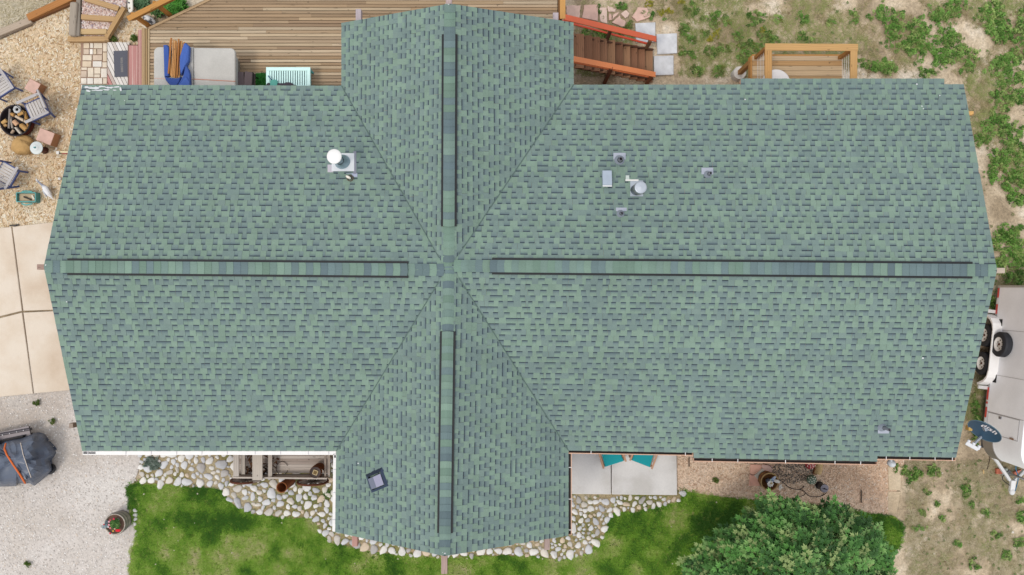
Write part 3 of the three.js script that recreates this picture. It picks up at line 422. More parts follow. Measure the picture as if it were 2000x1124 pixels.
{ // flue, vents and flashings on the shingles
  const zinc = C('#b6bcc8'), lead = C('#9aa3b2'), pale = C('#e8ecf2'), blue = C('#a9c4cf');
  const plate = (k, px0, py0, px1, py1, col, lift = 0.02) => { const c = [[px0, py0], [px1, py0], [px1, py1], [px0, py1]].map(([x, y]) => onRoof(x, y).add(V(0, lift, 0))), pos = [c[0], c[2], c[1], c[0], c[3], c[2]].flatMap(p => [p.x, p.y, p.z]), e = c.map(p => p.clone().add(V(0, -0.015, 0))); for (let i = 0; i < 4; i++) { const j = (i + 1) % 4; pos.push(...[c[i], c[j], e[j], c[i], e[j], e[i]].flatMap(p => [p.x, p.y, p.z])); } const g = new THREE.BufferGeometry(); g.setAttribute('position', new THREE.Float32BufferAttribute(pos, 3)); return k.add(g, col); };
  { // tall flue with a round cap
    const b = onRoof(669, 318), k = kit(), y = h => V(b.x, b.y + h, b.z);
    k.lathe([[0.21, -0.08], [0.2, 0.02], [0.1, 0.3], [0.1, 0.32]], y(0), blue, 28); k.cyl(y(0.3), y(0.8), 0.085, 0.085, blue, 22);
    const f = k.build('chimney', MAT.metal, house, 'tall pale metal flue with a round white cap');
    plate(kit(), 648, 300, 692, 335, pale, 0.035).build('flashing', MAT.paint, f); plate(kit(), 640, 322, 651, 337, C('#c9c4cf'), 0.028).build('flashing', MAT.paint, f); plate(kit(), 690, 296, 696, 340, C('#8b8e9e'), 0.026).build('flashing', MAT.paint, f);
    kit().lathe([[0.0, 0.99], [0.1, 0.985], [0.165, 0.965], [0.178, 0.95], [0.178, 0.93], [0.12, 0.925]], y(0), C('#fbfbfb'), 28).build('cap', MAT.paint, f);
    kit().cyl(y(0.78), y(0.935), 0.135, 0.15, C('#c9b8ae'), 22).build('cap_band', MAT.metal, f);
  }
  const pipe = (px, py, h, r, label, flash, boot = 0.075) => {
    const b = onRoof(px, py), y = t => V(b.x, b.y + t, b.z), k = kit(); k.lathe([[boot * 1.5, -0.05], [boot * 1.25, 0.03], [r * 1.35, 0.12], [r * 1.3, 0.14]], y(0), lead, 20);
    const m = k.build('vent_boot', MAT.rubber, house, label); plate(kit(), ...flash, C('#b2b9c9'), 0.024).build('flashing', MAT.paint, m);
    kit().lathe([[r, 0.05], [r, h], [r * 0.7, h], [r * 0.7, h - 0.12]], y(0), C('#8d919d'), 18).build('vent_pipe', MAT.rubber, m); kit().cyl(y(h - 0.1), y(h - 0.09), r * 0.69, r * 0.69, C('#0c0c10'), 14).build('vent_mouth', MAT.rubber, m);
  };
  pipe(1210, 314, 0.3, 0.055, 'plumbing vent above the box vent', [1198, 299, 1222, 312], 0.1); pipe(1382.5, 341.5, 0.32, 0.035, 'small plumbing vent standing alone on the right', [1370, 328, 1393, 341]); pipe(1212, 418.5, 0.3, 0.035, 'small plumbing vent nearest the ridge', [1203, 406, 1224, 413]); pipe(1723, 834.5, 0.42, 0.04, 'dark plumbing vent near the lower right corner', [1714.5, 840.5, 1736, 847], 0.085);
  { const b = onRoof(684, 349), k = kit(); k.lathe([[0.1, -0.03], [0.09, 0.03], [0.06, 0.07]], b, C('#6f6658'), 18); const m = k.build('vent_boot', MAT.rubber, house, 'small capped vent below the tall flue'); plate(kit(), 676, 339, 698, 346, C('#b6bfd8')).build('flashing', MAT.paint, m); const g = new THREE.SphereGeometry(1, 14, 8); g.scale(0.075, 0.05, 0.035); g.rotateY(-0.5); g.translate(b.x - 0.03, b.y + 0.1, b.z - 0.02); kit().add(g, C('#fdf6ea')).build('vent_cap', MAT.paint, m); }
  { // box vent
    const b = onRoof(1185, 350), a = onRoof(1185, 335), c = onRoof(1185, 366), k = kit(), g = new RoundedBoxGeometry(0.235, 0.16, 0.38, 2, 0.015), sl = Math.atan2(c.y - a.y, c.z - a.z); g.rotateX(-sl * 0.75); g.translate(b.x, b.y + 0.07, b.z); k.add(g, C('#aebccd')); const m = k.build('box_vent', MAT.paint, house, 'grey box shaped roof vent');
    const h = new THREE.BoxGeometry(0.225, 0.02, 0.1); h.rotateX(-sl * 0.75 + 0.5); h.translate(b.x, b.y + 0.125 + 0.03, b.z + 0.155); kit().add(h, C('#e9ecf0')).build('vent_hood', MAT.paint, m); }
  { // wide capped flue
    const b = onRoof(1243, 373), y = t => V(b.x, b.y + t, b.z), k = kit(); k.lathe([[0.16, -0.06], [0.15, 0.02], [0.12, 0.06], [0.12, 0.66]], y(0), C('#8b93a0'), 26); const m = k.build('flue_pipe', MAT.metal, house, 'stout grey flue with a flat round cap beside the box vent');
    plate(kit(), 1231, 353, 1256, 384, C('#b4bfcb')).build('flashing', MAT.paint, m); plate(kit(), 1221.5, 351, 1247, 354, C('#f1f1ee'), 0.03).build('flashing', MAT.paint, m); plate(kit(), 1222, 343, 1229, 351, C('#ccd8d4'), 0.022).build('flashing', MAT.paint, m);
    kit().lathe([[0.13, 0.56], [0.15, 0.57], [0.15, 0.66], [0.146, 0.685], [0.12, 0.69], [0.12, 0.684], [0.0, 0.7]], y(0), C('#c3cbd6'), 28).build('cap', MAT.metal, m); kit().lathe([[0.15, 0.5], [0.155, 0.51], [0.15, 0.53]], y(0), C('#d7c8b4'), 26).build('cap_band', MAT.metal, m);
  }
  { // square black vent turned on its slope
    const cs = [[713.4, 927.5], [746.5, 912], [759, 949.4], [725.7, 963.3]].map(([x, y]) => onRoof(x, y)), at = (u, v, up) => lv(lv(cs[0], cs[1], u), lv(cs[3], cs[2], u), v).add(V(0, up, 0)), k = kit(), navy = C('#33425f');
    const quad = (kk, A, B, D, E, col) => { const g = new THREE.BufferGeometry(); g.setAttribute('position', new THREE.Float32BufferAttribute([A, D, B, A, E, D].flatMap(p => [p.x, p.y, p.z]), 3)); kk.add(g, col); };
    const ring = [[0, 0], [1, 0], [1, 1], [0, 1]], r2 = [[0.14, 0.16], [0.86, 0.16], [0.86, 0.86], [0.14, 0.86]];
    ring.forEach(([u, v], i) => { const [u2, v2] = ring[(i + 1) % 4], [a, b] = r2[i], [c, d] = r2[(i + 1) % 4]; quad(k, at(u, v, 0.02), at(u2, v2, 0.02), at(c, d, 0.11), at(a, b, 0.11), i === 0 ? C('#222c42') : navy); quad(k, at(u2, v2, 0.02), at(u, v, 0.02), at(u, v, -0.03), at(u2, v2, -0.03), navy); });
    const m = k.build('roof_vent', new THREE.MeshStandardMaterial({ vertexColors: true, roughness: 0.5, side: THREE.DoubleSide }), house, 'square black roof vent set askew on the front gable');
    const lid = (u0, v0, u1, v1, up, col, name) => { const kk = kit(), a = at(u0, v0, up), b = at(u1, v0, up), c = at(u1, v1, up), d = at(u0, v1, up), L = p => p.clone().add(V(0, -0.03, 0)); quad(kk, a, b, c, d, col); for (const [p, q] of [[a, b], [b, c], [c, d], [d, a]]) quad(kk, q, p, L(p), L(q), col); kk.build(name, new THREE.MeshStandardMaterial({ vertexColors: true, roughness: 0.4, side: THREE.DoubleSide }), m); };
    lid(0.12, 0.24, 0.52, 0.8, 0.13, C('#6d7488'), 'vent_lid'); lid(0.42, 0.24, 0.84, 0.8, 0.15, C('#9a9ab4'), 'vent_lid');
  }
  { // bare patch at the back left corner and stray paint drops
    const k = kit(); const blot = (px, py, rx, ry, n = 9) => { const c = onRoof(px, py), s = S(c.y), pos = [], up = 0.03, q = i => { const a = i / n * 6.283, f = 0.55 + 0.9 * hash(i % n, Math.floor(px * 7), Math.floor(py * 5)); const p = onRoof(px + rx * f * Math.cos(a), py + ry * f * Math.sin(a)); return [p.x, p.y + up, p.z]; }; for (let i = 0; i < n; i++) pos.push(c.x, c.y + up, c.z, ...q(i + 1), ...q(i)); const g = new THREE.BufferGeometry(); g.setAttribute('position', new THREE.Float32BufferAttribute(pos, 3)); k.add(g, C('#d9dde2')); };
    for (const [x, y, a, b] of [[170, 171, 8, 1.6], [186, 172.5, 10, 2.2], [202, 170, 9, 1.5], [172, 178, 4, 2.6], [190, 177, 9, 1.6], [214, 172, 8, 2], [228, 170.5, 7, 1.4], [236, 174, 2, 4], [208, 176, 6, 1.4], [224, 177, 4, 1]]) blot(x, y, a, b, 13);
    for (const [x, y] of [[1790, 165], [1835, 187], [1800, 208], [1803, 213], [1802, 700], [131, 590], [876, 9], [871, 8.5], [884, 33], [869, 1081], [864, 1079], [90, 518], [91, 529], [150, 214], [1455, 195], [700, 905], [244, 197]]) blot(x, y, R(1, 1.8), R(0.8, 1.6), 7);
    k.build('bare_patch', new THREE.MeshStandardMaterial({ vertexColors: true, roughness: 0.9, side: THREE.DoubleSide }), roof);
  }
}

// ---------------------------------------------------------------- back deck, its stairs and the landing
seed = 51;
const HD = 0.55, TAN = ['#c8b297', '#bea689', '#cebb9f', '#b2997c', '#c4ac8d', '#b99e7e', '#d8c6ac', '#aa9177'];
{
  const deck = thing('deck', 'weathered timber deck of narrow boards behind the house, with an angled left corner', 'deck', W(600, 100, 0)), p = 0.0955, yA = W(0, -90, HD).z, yB = W(0, 205, HD).z;
  const xl = z => { const py = 562 + z / S(HD); return py > 55 ? 292 : 292 + (55 - py) * 115 / 55; };
  const shapes = {};
  for (let z = yA, r = 0; z < yB; z += p, r++) {
    const x0 = (xl(z) - 1000) * S(HD), x1 = (1089 - 1000) * S(HD); let x = x0, first = true;
    while (x < x1 - 0.3) { let l = first ? R(1.2, 4.8) : R(2.6, 5); first = false; if (x1 - x - l < 0.8) l = x1 - x; const c = C(pick(TAN)).multiplyScalar(R(0.86, 1.14)); kit().bar(V(x, HD - 0.019 + R(-0.002, 0.002), z), V(x + l - 0.004, HD - 0.019, z), p - R(0.012, 0.02), 0.038, c).build('deck_board', MAT.wood, deck); x += l; }
  }
  const w = (px, py, h = HD) => W(px, py, h), trim = C('#c6aa84'), t2 = C('#b4966c');
  kit().bar(w(291, 56), w(410, -1), 0.07, 0.06, C('#c4a884')).build('edge_board', MAT.wood, deck);
  kit().bar(w(290.5, 56), w(290.5, 205), 0.045, 0.05, C('#d4bd98')).build('edge_board', MAT.wood, deck);
  kit().bar(w(286, 56, 0.52), w(286, 205, 0.52), 0.06, 0.05, C('#b89b72')).build('edge_board', MAT.wood, deck); kit().bar(w(280, 55, 0.5), w(280, 205, 0.5), 0.095, 0.05, trim).build('edge_board', MAT.wood, deck);
  kit().bar(w(1092, -60), w(1092, 60), 0.05, 0.05, C('#8a6238')).build('edge_board', MAT.wood, deck);
  { const k = kit(), o = C('#8b6f50'); k.bar(w(293, 58, 0.35), w(412, 1, 0.35), 0.05, 0.3, o); k.bar(w(292, 58, 0.3), w(292, 205, 0.3), 0.05, 0.3, o); k.bar(V(1.38, 0.36, yA), V(1.38, 0.36, yB), 0.05, 0.3, o); for (let x = -9; x < 1.2; x += 0.6) k.bar(V(x, 0.42, x < -9.3 ? -6.8 : yA), V(x, 0.42, yB), 0.04, 0.18, o); for (const x of [-10, -7, -4, -1, 1.3]) for (const z of [-8, -6.2]) if (x > -9.5 || z > -7) k.bar(V(x, -1.3, z), V(x, 0.33, z), 0.1, 0.1, o); k.build('deck_frame', MAT.wood, deck); }
  // angled railing at the left corner, and the corner rail by the stairs
  const rail = C('#d29a52'), rail2 = C('#bf8238'), T1 = 1.42;
  kit().bar(w(249, 37, T1), w(372, -24, T1), 0.15, 0.045, rail, undefined, 0.006).build('handrail', MAT.wood, deck);
  kit().bar(w(256, 38.5, T1 - 0.12), w(372, -19, T1 - 0.12), 0.04, 0.14, rail2).build('rail', MAT.wood, deck);
  for (const [a, b] of [[[270, 37], [292, 52]], [[312, 15.5], [333, 31]]]) { const q = w(...b, 0.3); kit().bar(V(q.x, 0.25, q.z), V(q.x, T1 - 0.03, q.z), 0.1, 0.1, C('#c98a3a')).build('post', MAT.wood, deck); void a; }
  kit().bar(w(1099, -60, 1.5), w(1099, 37, 1.5), 0.155, 0.045, C('#e2ad66'), undefined, 0.006).build('handrail', MAT.wood, deck); { const q = w(1094, 40, 0.3); kit().bar(V(q.x, -0.1, q.z), V(q.x, 1.47, q.z), 0.09, 0.09, C('#a5562e')).build('post', MAT.wood, deck); }
}
{
  const st = thing('deck_stairs', 'brown timber stairs with orange handrails going down from the deck to the square pavers', 'stairs', W(1200, 110, -1.3));
  const ex = [1108, 1120, 1138.5, 1154.5, 1170, 1184, 1199.5, 1214.5, 1229, 1243, 1257.5, 1273]; const n = 11;
  for (let i = 0; i < n; i++) {
    const t = (i - 1) / (n - 2), h = lerp(0.4, -1.13, i / (n - 1)), a = W(ex[i], lerp(66, 94, t), h), b = W(ex[i + 1] + 1.5, lerp(133, 161, t), h), c = C(pick(['#9a6e52', '#a87c5e', '#8c6248', '#b08766'])).multiplyScalar(R(0.9, 1.1)), x = (a.x + b.x) / 2, w = b.x - a.x;
    kit().bar(V(x, h - 0.02, a.z), V(x, h - 0.02, b.z), w + 0.02, 0.04, c).build('tread', MAT.wood, st);
  }
  const o1 = C('#e2673e'), o2 = C('#ee8e52'), dk = C('#5c3a26');
  { const k = kit(); for (const [y0, y1] of [[72, 99], [128, 156]]) k.bar(W(1112, y0, 0.2), W(1272, y1, -1.2), 0.045, 0.26, dk); k.build('stringer', MAT.wood, st); }
  const rails = [[[1102, 33.5], [1281.5, 76.5], 1.5, -0.3, 0.17, o1], [[1098, 41], [1271, 87], 0.75, -0.75, 0.06, C('#e5502a')], [[1104, 112], [1280, 146], 1.3, -0.3, 0.16, o2], [[1104, 118], [1270, 150.5], 0.9, -0.65, 0.06, C('#e9793a')]];
  rails.forEach(([a, b, h0, h1, w, c], i) => kit().bar(W(...a, h0), W(...b, h1), w, 0.045, c, undefined, 0.006).build(i % 2 ? 'rail' : 'handrail', MAT.paint, st));
  const post = (px, py, h, foot, c) => { const p = W(px, py, h); kit().bar(V(p.x, foot, p.z), V(p.x, h - 0.03, p.z), 0.09, 0.09, C(c)).build('post', MAT.wood, st); };
  post(1193, 58, 0.55, -1.3, '#6f4a30'); post(1271, 79, -0.25, -1.3, '#8c6a4c'); post(1194, 133, 0.55, -1.3, '#7a3f22'); post(1274, 147, -0.25, -1.3, '#9a5a34');
}
{
  const HL = 0.55, ld = thing('landing', 'small raised wooden landing with a square railing and white cables behind the right wing', 'landing', W(1580, 130, -1.3)), TP = 1.5, c1 = C('#dfb478'), c2 = C('#cf9a58');
  const f = (x, y) => { const p = W(x, y, TP); return p; };
  kit().bar(f(1494.5, 92), f(1676, 93), 0.2, 0.045, c1, undefined, 0.006).build('handrail', MAT.wood, ld);
  kit().bar(f(1501, 99), f(1501, 215), 0.2, 0.045, C('#d9aa6c'), undefined, 0.006).build('handrail', MAT.wood, ld);
  kit().bar(f(1668, 100), f(1667, 215), 0.2, 0.045, c1, undefined, 0.006).build('handrail', MAT.wood, ld);
  const nw = f(1498, 91.5), ne = f(1670, 92.5), x0 = nw.x - 0.12, x1 = ne.x - 0.02, zN = nw.z - 0.02, zS = W(0, 200, HL).z;
  let i = 0; for (let z = zN + 0.07; z < zS; z += 0.148, i++) kit().bar(V(x0, HL - 0.02, z), V(x1 + 0.08, HL - 0.02, z), 0.138, 0.04, C(pick(['#d2ae80', '#dcbc92', '#c9a271', '#d8c0a0', '#e0c6a2'])).multiplyScalar(R(0.92, 1.06))).build('deck_board', MAT.wood, ld);
  for (const [x, z] of [[nw.x, zN + 0.06], [ne.x - 0.02, zN + 0.06]]) kit().bar(V(x, HL - 0.1, z), V(x, TP - 0.025, z), 0.09, 0.14, C('#b98442')).build('post', MAT.wood, ld);
  kit().bar(V(x0 - 0.03, HL - 0.12, zN), V(x0 - 0.03, HL - 0.12, zS), 0.045, 0.24, c2).build('rim_board', MAT.wood, ld); kit().bar(V(x0, HL - 0.14, zN - 0.03), V(x1 + 0.1, HL - 0.14, zN - 0.03), 0.045, 0.24, c2).build('rim_board', MAT.wood, ld);
  for (const x of [nw.x, ne.x]) for (let q = 0; q < 6; q++) kit().cyl(V(x, HL + 0.1 + q * 0.14, zN + 0.1), V(x, HL + 0.1 + q * 0.14, zS), 0.006, 0.006, C('#f4f2ee'), 5).build('cable', MAT.paint, ld);
  for (const x of [nw.x - 0.05, ne.x]) { const p = kit(); p.bar(V(x, -1.0, zN + 0.08), V(x, HL - 0.05, zN + 0.08), 0.13, 0.13, C('#b88a50')).build('leg', MAT.wood, ld); kit().cyl(V(x, -1.5, zN + 0.08), V(x, -0.98, zN + 0.08), 0.21, 0.2, C('#e4e1de'), 22).build('footing', MAT.stone, ld); }
  const tb = W(1516, 164, HL + 0.7), t = thing('round_table', 'white round table half hidden under the eave on the small landing', 'table', V(tb.x, HL, tb.z));
  kit().lathe([[0, 0.02], [0.4, 0.02], [0.415, 0.005], [0.4, -0.012], [0, -0.012]], tb, C('#f6f4f6'), 36).build('tabletop', MAT.paint, t);
  for (const a of [0.8, 2.9, 5]) kit().cyl(V(tb.x + 0.3 * Math.cos(a), HL, tb.z + 0.3 * Math.sin(a)), V(tb.x + 0.22 * Math.cos(a), HL + 0.69, tb.z + 0.22 * Math.sin(a)), 0.015, 0.015, C('#dcdce2'), 8).build('leg', MAT.paint, t);
}
// ---------------------------------------------------------------- things standing on the deck
{
  const a = W(300, 92, 1.42), b = W(459, 92, 1.42), cx = (a.x + b.x) / 2, L = b.x - a.x, z0 = a.z, zc = z0 + L / 2, t = thing('hot_tub', 'grey covered square hot tub at the left end of the deck', 'hot tub', V(cx, HD, zc));
  kit().box(V(cx, HD + 0.37, zc), L - 0.3, 0.74, L - 0.3, C('#8a857e'), 0, 0.05).build('tub_body', MAT.plain, t);
  const half = (x0, x1, name) => { const r = 0.14, s = [], arc = (px, pz, a0) => { for (let i = 0; i <= 5; i++) { const q = a0 + i / 5 * Math.PI / 2; s.push([px + r * Math.cos(q), pz + r * Math.sin(q)]); } }; const z1 = z0 + L; if (name < 0) { arc(x0 + r, z0 + r, Math.PI); s.push([x1, z0], [x1, z1]); arc(x0 + r, z1 - r, Math.PI / 2); } else { arc(x1 - r, z0 + r + 0.03, Math.PI * 1.5); arc(x1 - r, z1 - r, 0); s.push([x0, z1], [x0, z0 + 0.02]); } kit().prism(s, 1.43, 0.13, C('#d9d8d4'), 0.02).build('cover', MAT.fabric, t); };
  half(a.x, W(377, 0, 1.42).x, -1); half(W(378, 0, 1.42).x, b.x, 1);
  { const k = kit(); k.prism([[b.x - 0.03, z0 + 0.24], [b.x + 0.004, z0 + 0.28], [b.x + 0.004, z0 + L - 0.2], [b.x - 0.03, z0 + L - 0.2]], 1.31, 0.1, C('#c3cbcd')); k.build('cover_skirt', MAT.fabric, t); }
  kit().bar(W(300.5, 153, 1.434), W(377, 154.5, 1.434), 0.022, 0.006, C('#efd0c4')).build('strap', MAT.fabric, t); kit().bar(W(377, 154.5, 1.434), W(459, 159, 1.434), 0.022, 0.006, C('#d99a86')).build('strap', MAT.fabric, t);
  kit().bar(W(459, 124, 1.2), W(463, 128, 1.15), 0.05, 0.05, C('#2a2626')).build('latch', MAT.plain, t);
  // closed parasol lying on the cover
  const u = thing('patio_umbrella', 'closed blue parasol with wooden ribs lying on the grey hot tub cover', 'umbrella', W(345, 120, 1.43)), H0 = 1.44;
  const blue = [C('#3f63b8'), C('#4a70c8'), C('#3557a8')];
  const cloth = (poly, top, thick, col, s) => { const xz = XZ(poly, top), sh = new THREE.Shape(xz.map(p => new THREE.Vector2(...p))), g = new THREE.ExtrudeGeometry(sh, { depth: thick * 0.4, bevelEnabled: true, bevelSize: 0.03, bevelThickness: thick * 0.3, bevelOffset: -0.025, bevelSegments: 4, curveSegments: 8 }); g.rotateX(Math.PI / 2); g.translate(0, top - thick * 0.3, 0); const p = g.attributes.position; for (let i = 0; i < p.count; i++) if (p.getY(i) > top - thick * 0.5) p.setY(i, p.getY(i) + 0.05 * (fbm(p.getX(i) * 0.2 + 5, p.getZ(i) * 0.2 + 5, 40, 2, s) - 0.5)); g.computeVertexNormals(); kit().add(g, col).build('canopy', MAT.fabric, u); };
  cloth([[318.5, 88], [325, 87.5], [329, 93], [329, 122], [328, 148], [320, 149]], H0 + 0.12, 0.14, blue[0], 3);
  cloth([[358, 85], [362, 84], [368.5, 91], [367, 118], [362, 128], [352, 146], [350, 130], [350, 110]], H0 + 0.16, 0.16, blue[1], 4);
  cloth([[320, 149], [330, 152], [345, 153], [352, 150], [349, 160], [342, 170], [330, 165], [323, 157]], H0 + 0.1, 0.12, blue[2], 5);
  cloth([[362, 127], [367, 136], [369.5, 146], [370, 172], [343, 172], [350, 160], [357, 146]], H0 + 0.19, 0.15, blue[0], 6);
  cloth([[357, 155], [362, 150], [369, 160], [368, 171], [346, 171]], H0 + 0.22, 0.08, blue[1], 7);
  for (const [x0, y0, x1, y1, h, w] of [[334, 74, 328.5, 144, 0.15, 3.2], [331.5, 80, 333, 148, 0.1, 2.6], [338, 77, 335, 151, 0.12, 2.2], [341.5, 79, 337.5, 151, 0.15, 2.4], [344, 80, 340.5, 152, 0.13, 2.4], [348.5, 76, 345.5, 147, 0.17, 3], [352, 80, 346, 150, 0.11, 2.2], [354.5, 80, 349, 152, 0.1, 2.4], [359.5, 82, 351, 120, 0.09, 2.4], [343, 86, 343.5, 152, 0.07, 4]]) kit().bar(W(x0, y0, H0 + h), W(x1, y1, H0 + h * 0.7), w * S(1.5), 0.025, C(pick(['#c98e4e', '#d99f60', '#b97a3c', '#e0ab70'])), undefined, 0.004).build('rib', MAT.wood, u);
}
{
  for (const [px, tilt, label] of [[469, 0.1, 'brown padded patio chair touching the hot tub'], [484, -0.05, 'brown padded patio chair beside the green mat']]) {
    const p = W(px, 157, 1.15), t = thing('patio_chair', label, 'chair', V(p.x, HD, p.z)), br = C('#6e6165');
    const g = new RoundedBoxGeometry(0.215, 0.05, 0.5, 3, 0.024); g.rotateZ(-0.42); g.rotateY(tilt); g.translate(p.x, 1.13, p.z); kit().add(g, br).build('backrest', MAT.fabric, t);
    kit().box(V(p.x + 0.1, 0.98, p.z), 0.03, 0.24, 0.5, C('#2a2325'), tilt, 0.01).build('back_frame', MAT.plain, t); kit().box(V(p.x + 0.02, HD + 0.4, p.z + 0.02), 0.22, 0.06, 0.5, C('#5a4e52'), tilt, 0.02).build('seat', MAT.fabric, t);
    for (const [dx, dz] of [[-0.08, -0.2], [0.1, -0.2], [-0.08, 0.22], [0.1, 0.22]]) kit().cyl(V(p.x + dx, HD, p.z + dz), V(p.x + dx, HD + 0.42, p.z + dz), 0.014, 0.014, C('#2a2325'), 8).build('leg', MAT.metal, t);
  }
  { const k = kit(), a = W(499, 143, HD), b = W(522, 200, HD); k.box(V((a.x + b.x) / 2, HD + 0.012, (a.z + b.z) / 2), b.x - a.x, 0.02, b.z - a.z, C('#1d7a1c'), 0, 0.006); for (let i = 0; i < 900; i++) { const g = new THREE.BufferGeometry(), x = R(a.x, b.x), z = R(a.z, b.z), r = R(0, 6); g.setAttribute('position', new THREE.Float32BufferAttribute([x - 0.008, HD + 0.02, z, x + 0.008, HD + 0.02, z, x + 0.025 * Math.cos(r), HD + 0.045, z + 0.025 * Math.sin(r)], 3)); k.add(g, C(pick(['#176a17', '#2a8f28', '#0f5212']))); } solo(k, 'turf_mat', MAT.grass, V((a.x + b.x) / 2, HD, (a.z + b.z) / 2), 'bright green artificial turf mat on the deck boards', 'mat'); }
  const h = 1.0, a = W(519.5, 131.5, h), b = W(606, 131, h), L = b.x - a.x, D = 0.62, cx = (a.x + b.x) / 2, cz = a.z + D / 2, t = thing('slatted_table', 'aqua painted table with a slatted top against the back wall', 'table', V(cx, HD, cz)), aq = new THREE.Color(0.6, 0.88, 0.87), bl = C('#5fc0d0'), fr = 0.1;
  kit().box(V(cx, h, cz - D / 2 + fr / 2), L, 0.035, fr, aq, 0, 0.006).build('frame', MAT.paint, t); kit().box(V(cx, h, cz + D / 2 - fr / 2), L, 0.035, fr, aq, 0, 0.006).build('frame', MAT.paint, t);
  for (const s of [-1, 1]) kit().box(V(cx + s * (L / 2 - fr / 2), h, cz), fr, 0.035, D - 2 * fr, aq, 0, 0.006).build('frame', MAT.paint, t);
  const n = 16; for (let i = 0; i < n; i++) kit().box(V(a.x + fr + (L - 2 * fr) * (i + 0.5) / n, h - 0.004, cz), (L - 2 * fr) / n - 0.025, 0.025, D - 2 * fr, aq).build('slat', MAT.paint, t);
  { const k = kit(); for (const s of [-1, 1]) { k.box(V(cx, h - 0.07, cz + s * (D / 2 - 0.03)), L - 0.06, 0.1, 0.02, bl); k.box(V(cx + s * (L / 2 - 0.02), h - 0.07, cz), 0.02, 0.1, D - 0.08, bl); } k.box(V(cx, h - 0.2, cz), L - 0.2, 0.015, D - 0.12, C('#2f7f92')); k.build('apron', MAT.paint, t); }
  for (const [sx, sz] of [[-1, -1], [1, -1], [-1, 1], [1, 1]]) kit().box(V(cx + sx * (L / 2 - 0.04), HD + 0.21, cz + sz * (D / 2 - 0.05)), 0.055, 0.42, 0.055, bl, 0, 0.005).build('leg', MAT.paint, t);
  kit().bar(W(605, 138, 0.94), W(609, 143, 0.9), 0.03, 0.03, C('#3cae9c')).build('handle', MAT.paint, t);
  { const k = kit(), p = W(534, 166, 1.1), s = []; for (const [x, y] of [[527, 157], [530, 155.5], [538, 155.5], [541, 158], [541.5, 174], [527, 174]]) { const q = W(x, y, 1.1); s.push([q.x, q.z]); } k.prism(s, 1.1, 0.07, C('#4fb3a5'), 0.012); k.bar(W(529.5, 156, 1.1), W(523.5, 148, 1.08), 0.03, 0.025, C('#1f5f7e')); solo(k, 'dustpan', MAT.paint, V(p.x, 1.02, p.z), 'teal hand shovel with a dark blue handle lying on the aqua table', 'shovel'); }
  { const k = kit(), p = W(553, 168, 1.08); for (const [x, y, w, d] of [[548, 171, 0.34, 0.13], [562, 170, 0.26, 0.14], [574, 172.5, 0.2, 0.1], [524, 171, 0.1, 0.14]]) { const q = W(x, y, 1.06); k.ball(V(q.x, 1.06, q.z), w * 0.75, 0.05, d, C('#4a4550')); } solo(k, 'grill_bag', MAT.fabric, V(p.x, 1.02, p.z), 'black cloth bag lying along the house side of the aqua table', 'bag'); }
}

